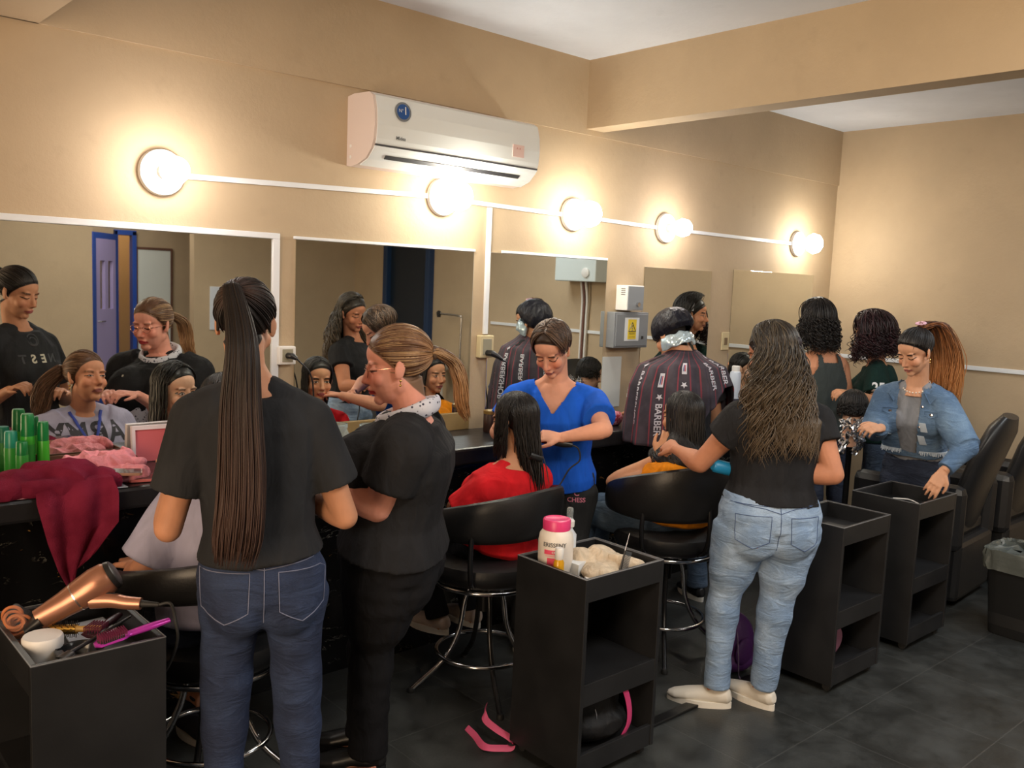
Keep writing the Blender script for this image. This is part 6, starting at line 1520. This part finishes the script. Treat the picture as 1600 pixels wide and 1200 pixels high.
    # bag below with pink straps
    t = thing('backpack', 'black backpack with pink straps on the lower shelf of the front trolley', 'bag', (2.21, 2.02, .076)); mb = MB(); mb.ell((2.215, 2.035, .20), (.145, .115, .115)); mb.ell((2.215, 2.0, .14), (.15, .11, .065))
    me = fuse(mb, .006, 3); A_ = get_co(me); A_ += get_no(me)*(.008*wav(A_, 20, 6))[:, None]; A_[:, 0] = np.clip(A_[:, 0], 2.04, 2.385); A_[:, 1] = np.clip(A_[:, 1], 1.90, 2.175); A_[:, 2] = np.clip(A_[:, 2], .0775, .325); set_co(me, A_-V3(*t.location)); shade(me); link('bag_body', me, cloth('black_nylon', (.012, .012, .013), .6), t)
    ps = plain('pink_strap', srgb(200, 60, 115), .6)
    part('strap', MB().tube(spline([(2.20, 1.92, .30), (2.24, 1.885, .29), (2.275, 1.882, .22), (2.285, 1.884, .15), (2.27, 1.895, .10)], 20), (.012, .002), 8, up=(1, 0, 0)), ps, t, 'pink strap')
    part('zip_pull', MB().tube([(2.11, 1.886, .245), (2.115, 1.883, .225), (2.12, 1.885, .205)], [.002, .004, .002], 8), M_chrome, t)
    # loose pink strap on the floor
    t = thing('floor_strap', 'pink webbing strap lying on the floor left of the front trolley', 'strap', (1.99, 2.25, 0)); ps2 = plain('rose_strap', srgb(205, 85, 125), .6)
    W = [(1.990, 2.395, .006), (1.975, 2.33, .008), (1.950, 2.26, .012), (1.952, 2.225, .016), (1.985, 2.20, .014), (2.02, 2.185, .012), (2.035, 2.20, .03), (2.015, 2.26, .05), (2.02, 2.33, .06), (2.06, 2.37, .085)]
    part('webbing', MB().tube(spline(W, 50), (.0125, .0018), 8, up=(.5, .4, .4)), ps2, t); part('buckle', MB().tube([(2.028+.014*math.cos(q), 2.19+.012*math.sin(q), .022) for q in np.linspace(0, 2*pi, 16, endpoint=False)], .003, 6, closed=True, caps=False), M_black, t)
front_trolley()
# --- third and fourth trolley
t = thing('scissors', 'black scissors in the tray of the trolley behind the light jeans', 'scissors', (3.64, 1.80, .635))
for s in (-1, 1):
    c = V3(3.665, 1.80+s*.016, .641); part('finger_ring', MB().tube([c+V3(.018*math.cos(q), .012*math.sin(q), 0) for q in np.linspace(0, 2*pi, 18, endpoint=False)], .0035, 8, closed=True, caps=False), M_black, t)
    part('blade', MB().tube([(3.65, 1.80+s*.010, .641), (3.60, 1.80, .642), (3.54, 1.80-s*.006, .641)], [(.003, .002), (.005, .0015), (.001, .001)], 8, up=(0, 1, 0)), M_chrome, t)
solo('white_clip', MB().tube([(3.60, 1.755, .640), (3.62, 1.75, .642), (3.645, 1.755, .640)], [(.004, .003), (.008, .004), (.004, .003)], 10), M_white, 'small white clip by the scissors in the trolley tray', 'clip')
t = thing('folded_newspaper', 'brownish folded paper standing on the upper shelf of the third trolley', 'newspaper', (3.42, 1.87, .346)); Mn = Mat('kraft_paper', (.4, .3, .15), .8); q = Mn.noise(Mn.scale(Mn.coord(), (1, 1, .3)), 60, 4); Mn.set('Base Color', Mn.mix(q.step(.35, .65), srgb(185, 140, 80), srgb(105, 75, 45)))
for i, (x, dx, h) in enumerate(((3.385, 0, .20), (3.41, .012, .255), (3.435, .02, .235))): part('folded_sheet', MB().grid(lambda u, v: (x+dx*v+.010*math.sin(v*4+i), 1.79+.12*u, .3475+h*v), 6, 12, .006), Mn.m if i != 1 else plain('grey_paper', srgb(165, 160, 150), .8), t)
t = thing('handbag', 'purple bag with a pink panel on the lowest shelf of the third trolley', 'bag', (3.52, 1.88, .076)); mb = MB(); mb.ell((3.50, 1.90, .165), (.115, .09, .085)); mb.ell((3.47, 1.89, .12), (.09, .09, .042)); me = fuse(mb, .006, 3); A_ = get_co(me); A_[:, 0] = np.clip(A_[:, 0], 3.368, 3.73); A_[:, 1] = np.clip(A_[:, 1], 1.74, 2.0); A_[:, 2] = np.maximum(A_[:, 2], .0775); set_co(me, A_-V3(*t.location)); shade(me); link('bag_body', me, plain('plum_fabric', srgb(62, 28, 66), .6), t)
part('side_panel', MB().ell((3.50, 1.812, .165), (.092, .012, .066)), plain('dusty_pink_panel', srgb(150, 98, 120), .6), t, 'dusty pink side panel'); part('tag', MB().rbox((3.47, 1.795, .235), (3.50, 1.80, .25), .001), M_white, t)
t = thing('backpack', 'dark purple backpack on the floor behind the legs of the light jeans', 'bag', (3.24, 2.12, 0)); mb = MB(); mb.ell((3.235, 2.13, .13), (.10, .09, .13)); mb.ell((3.235, 2.12, .06), (.105, .09, .06)); me = fuse(mb, .006, 3); A_ = get_co(me); A_ += get_no(me)*(.006*wav(A_, 25, 4))[:, None]; A_[:, 2] = np.maximum(A_[:, 2], .002); set_co(me, A_-V3(*t.location)); shade(me); link('bag_body', me, plain('deep_purple_fabric', srgb(70, 24, 88), .65), t)
part('front_pocket', MB().ell((3.21, 2.045, .11), (.06, .02, .06)), plain('deep_purple_fabric', (0, 0, 0)), t); part('strap', MB().tube(spline([(3.17, 2.06, .2), (3.13, 2.02, .12), (3.14, 2.02, .04), (3.17, 2.03, .01)], 14), (.008, .002), 8), plain('lilac_strap', srgb(150, 130, 160), .6), t)
teal = plain('teal_clip', srgb(50, 165, 150), .35); bl = plain('blue_clip', srgb(30, 120, 200), .35)
def clip(label, x, y, m, rz=0, L=.045):
    t = thing('hair_clip', label, 'clip', (x, y, .635)); X = V3(math.cos(rz), math.sin(rz), 0)
    for s in (-1, 1): part('jaw', MB().tube([V3(x, y, .641+.004*s)-X*L/2, V3(x, y, .645+.006*s), V3(x, y, .643+.009*s)+X*L/2], [(.004, .002), (.009, .003), (.006, .002)], 10), m, t)
clip('bright blue clip at the near rim of the fourth trolley tray', 4.22, 1.80, bl, .6); clip('teal clip beside the bright blue clip', 4.265, 1.785, teal, -.3); clip('light green clip under the hand over the fourth trolley tray', 4.385, 1.80, teal, .4, .06); clip('white clip between the coloured clips in the fourth trolley tray', 4.33, 1.785, M_white, 1.0, .03)
t = thing('clear_bag', 'grey translucent packet in the fourth trolley tray', 'packet', (4.25, 1.96, .635)); part('film', MB().grid(lambda u, v: (4.14+.18*u, 1.90+.11*v, .640+.012*abs(math.sin(u*7))*math.sin(v*3)), 16, 10, .002), plain('grey_film', srgb(110, 115, 118), .25), t)
part('cable', MB().tube(spline([(4.30, 1.97, .65), (4.32, 1.90, .655), (4.31, 1.84, .645), (4.33, 1.80, .642)], 14), .003, 6), M_white, t)

# --- waste bin
t = thing('waste_bin', 'black waste bin lined with a grey plastic bag at the right edge', 'bin', (4.78, 1.50, 0))
def bin_():
    q = []; 
    for z, w_, d in ((0, .115, .115), (.01, .12, .12), (.41, .150, .150), (.42, .155, .155)): q.append((z, w_, d))
    mb = MB(); n = 4; vs = []; r = .25
    for z, w_, d in q:
        for k in range(32): a = 2*pi*k/32; c, s = math.cos(a), math.sin(a); vs.append((4.78+np.sign(c)*abs(c)**.35*w_, 1.50+np.sign(s)*abs(s)**.35*d, z))
    f = [(i*32+k, i*32+(k+1) % 32, (i+1)*32+(k+1) % 32, (i+1)*32+k) for i in range(3) for k in range(32)]+[tuple(range(32))[::-1]]
    f += [(96+k, 96+(k+1) % 32, 128+(k+1) % 32, 128+k) for k in range(32)]; vs += [(4.78+(p[0]-4.78)*.94, 1.5+(p[1]-1.5)*.94, .42) for p in vs[96:128]]
    f += [(128+k, 128+(k+1) % 32, 160+(k+1) % 32, 160+k) for k in range(32)]+[tuple(range(160, 192))]; vs += [(4.78+(p[0]-4.78)*.8, 1.5+(p[1]-1.5)*.8, .05) for p in vs[96:128]]
    part('bin_body', MB().add(vs, f), plain('bin_black', (.012, .012, .012), .5), t)
    m = MB(); nn = 64; vs = []
    for i, (z, k, am) in enumerate(((.33, 1.035, .002), (.36, 1.05, .006), (.40, 1.06, .004), (.428, 1.05, .003), (.430, .97, .004), (.415, .80, .012), (.42, .5, .018), (.405, .2, .012), (.40, .02, 0))):
        for j in range(nn): a = 2*pi*j/nn; c, s = math.cos(a), math.sin(a); w_ = .155*k+am*math.sin(j*1.9+i)+am*.7*math.sin(j*.7+2*i); vs.append((4.78+np.sign(c)*abs(c)**.35*w_, 1.50+np.sign(s)*abs(s)**.35*w_, z+am*1.2*math.sin(j*1.3+i*2)))
    f = [(i*nn+k, i*nn+(k+1) % nn, (i+1)*nn+(k+1) % nn, (i+1)*nn+k) for i in range(8) for k in range(nn)]
    part('bag_liner', m.add(vs, f), plain('grey_bag_film', srgb(88, 92, 88), .25, bump=.6, bscale=25), t, 'crumpled grey plastic bag')
bin_()
# --- stitched details of the jeans
def seams(p, mesh_o, az, mat, spec, closed=False, r=.0013):
    bv = bvh_of([mesh_o]); f = azf(az); rr = azr(az)
    for name, pts in spec:
        P = []
        for x, z in np.vstack([np.linspace(pts[i], pts[i+1], 9)[:-1] for i in range(len(pts)-1)]+[np.array([pts[-1]])]):
            o = p.pel+rr*x+UP*z-f*.5; h = bv.ray_cast(Vector(o), Vector(f), .6)
            if h[0] is not None: P.append(np.array(h[0])-f*.0012)
        if len(P) > 3: part(name, MB().tube(np.array(P), r, 5), mat, p.root)
a_j = [o for o in A.root.children if o.name.startswith('jeans')][0]
st_ = plain('pale_stitching', srgb(120, 125, 150), .8)
pk_ = lambda cx, w_, zt, h: [(cx-w_/2, zt), (cx+w_/2, zt), (cx+w_/2-.004, zt-h*.78), (cx, zt-h), (cx-w_/2+.004, zt-h*.78), (cx-w_/2, zt)]
seams(A, a_j, 25, st_, [('pocket_stitching', pk_(-.098, .125, .055, .135)[:5]+[(-.098-.0625, .055)]), ('pocket_stitching', pk_(.098, .125, .055, .135)), ('yoke_stitching', [(-.17, .085), (0, .062), (.17, .085)]), ('seat_seam', [(0, .10), (0, -.085)]), ('waistband_stitching', [(-.16, .105), (0, .098), (.16, .105)])])
st2 = plain('light_stitching', srgb(175, 185, 200), .8); st3 = plain('navy_stitching', srgb(62, 82, 120), .8)
seams(L_, l_j, 38, st3, [('pocket_stitching', pk_(-.098, .125, .035, .125)), ('pocket_stitching', pk_(.10, .12, .030, .125)), ('yoke_stitching', [(-.17, .075), (-.06, .062), (0, .045), (.06, .062), (.17, .075)]), ('seat_seam', [(0, .10), (0, -.10)]), ('waistband_stitching', [(-.16, .075), (0, .068), (.16, .075)])])

# things that repeat carry one group phrase
GROUPS = {'wall_lamp': 'lit wall lamps above the mirrors', 'wall_mirror': 'mirrors along the wall', 'trolley': 'black laminate trolleys', 'salon_chair': 'black swivel salon chairs', 'shampoo_chair': 'black armchairs at the right',
          'spray_bottle': 'green bottles on the counter', 'plastic_jar': 'clear plastic jars on the counter', 'cable_conduit': 'white cable conduits', 'wall_socket': 'wall sockets', 'hair_brush': 'hair brushes',
          'hair_clip': 'clips in the trolley tray', 'mannequin_head': 'practice mannequin heads', 'phone': 'phones on the counter', 'glass_dish': 'small glass dishes', 'person': 'people in the hair salon'}
for o in COL.objects:
    if o.parent is None and 'label' in o:
        g = GROUPS.get(o.name.split('.')[0])
        if g: o['group'] = g
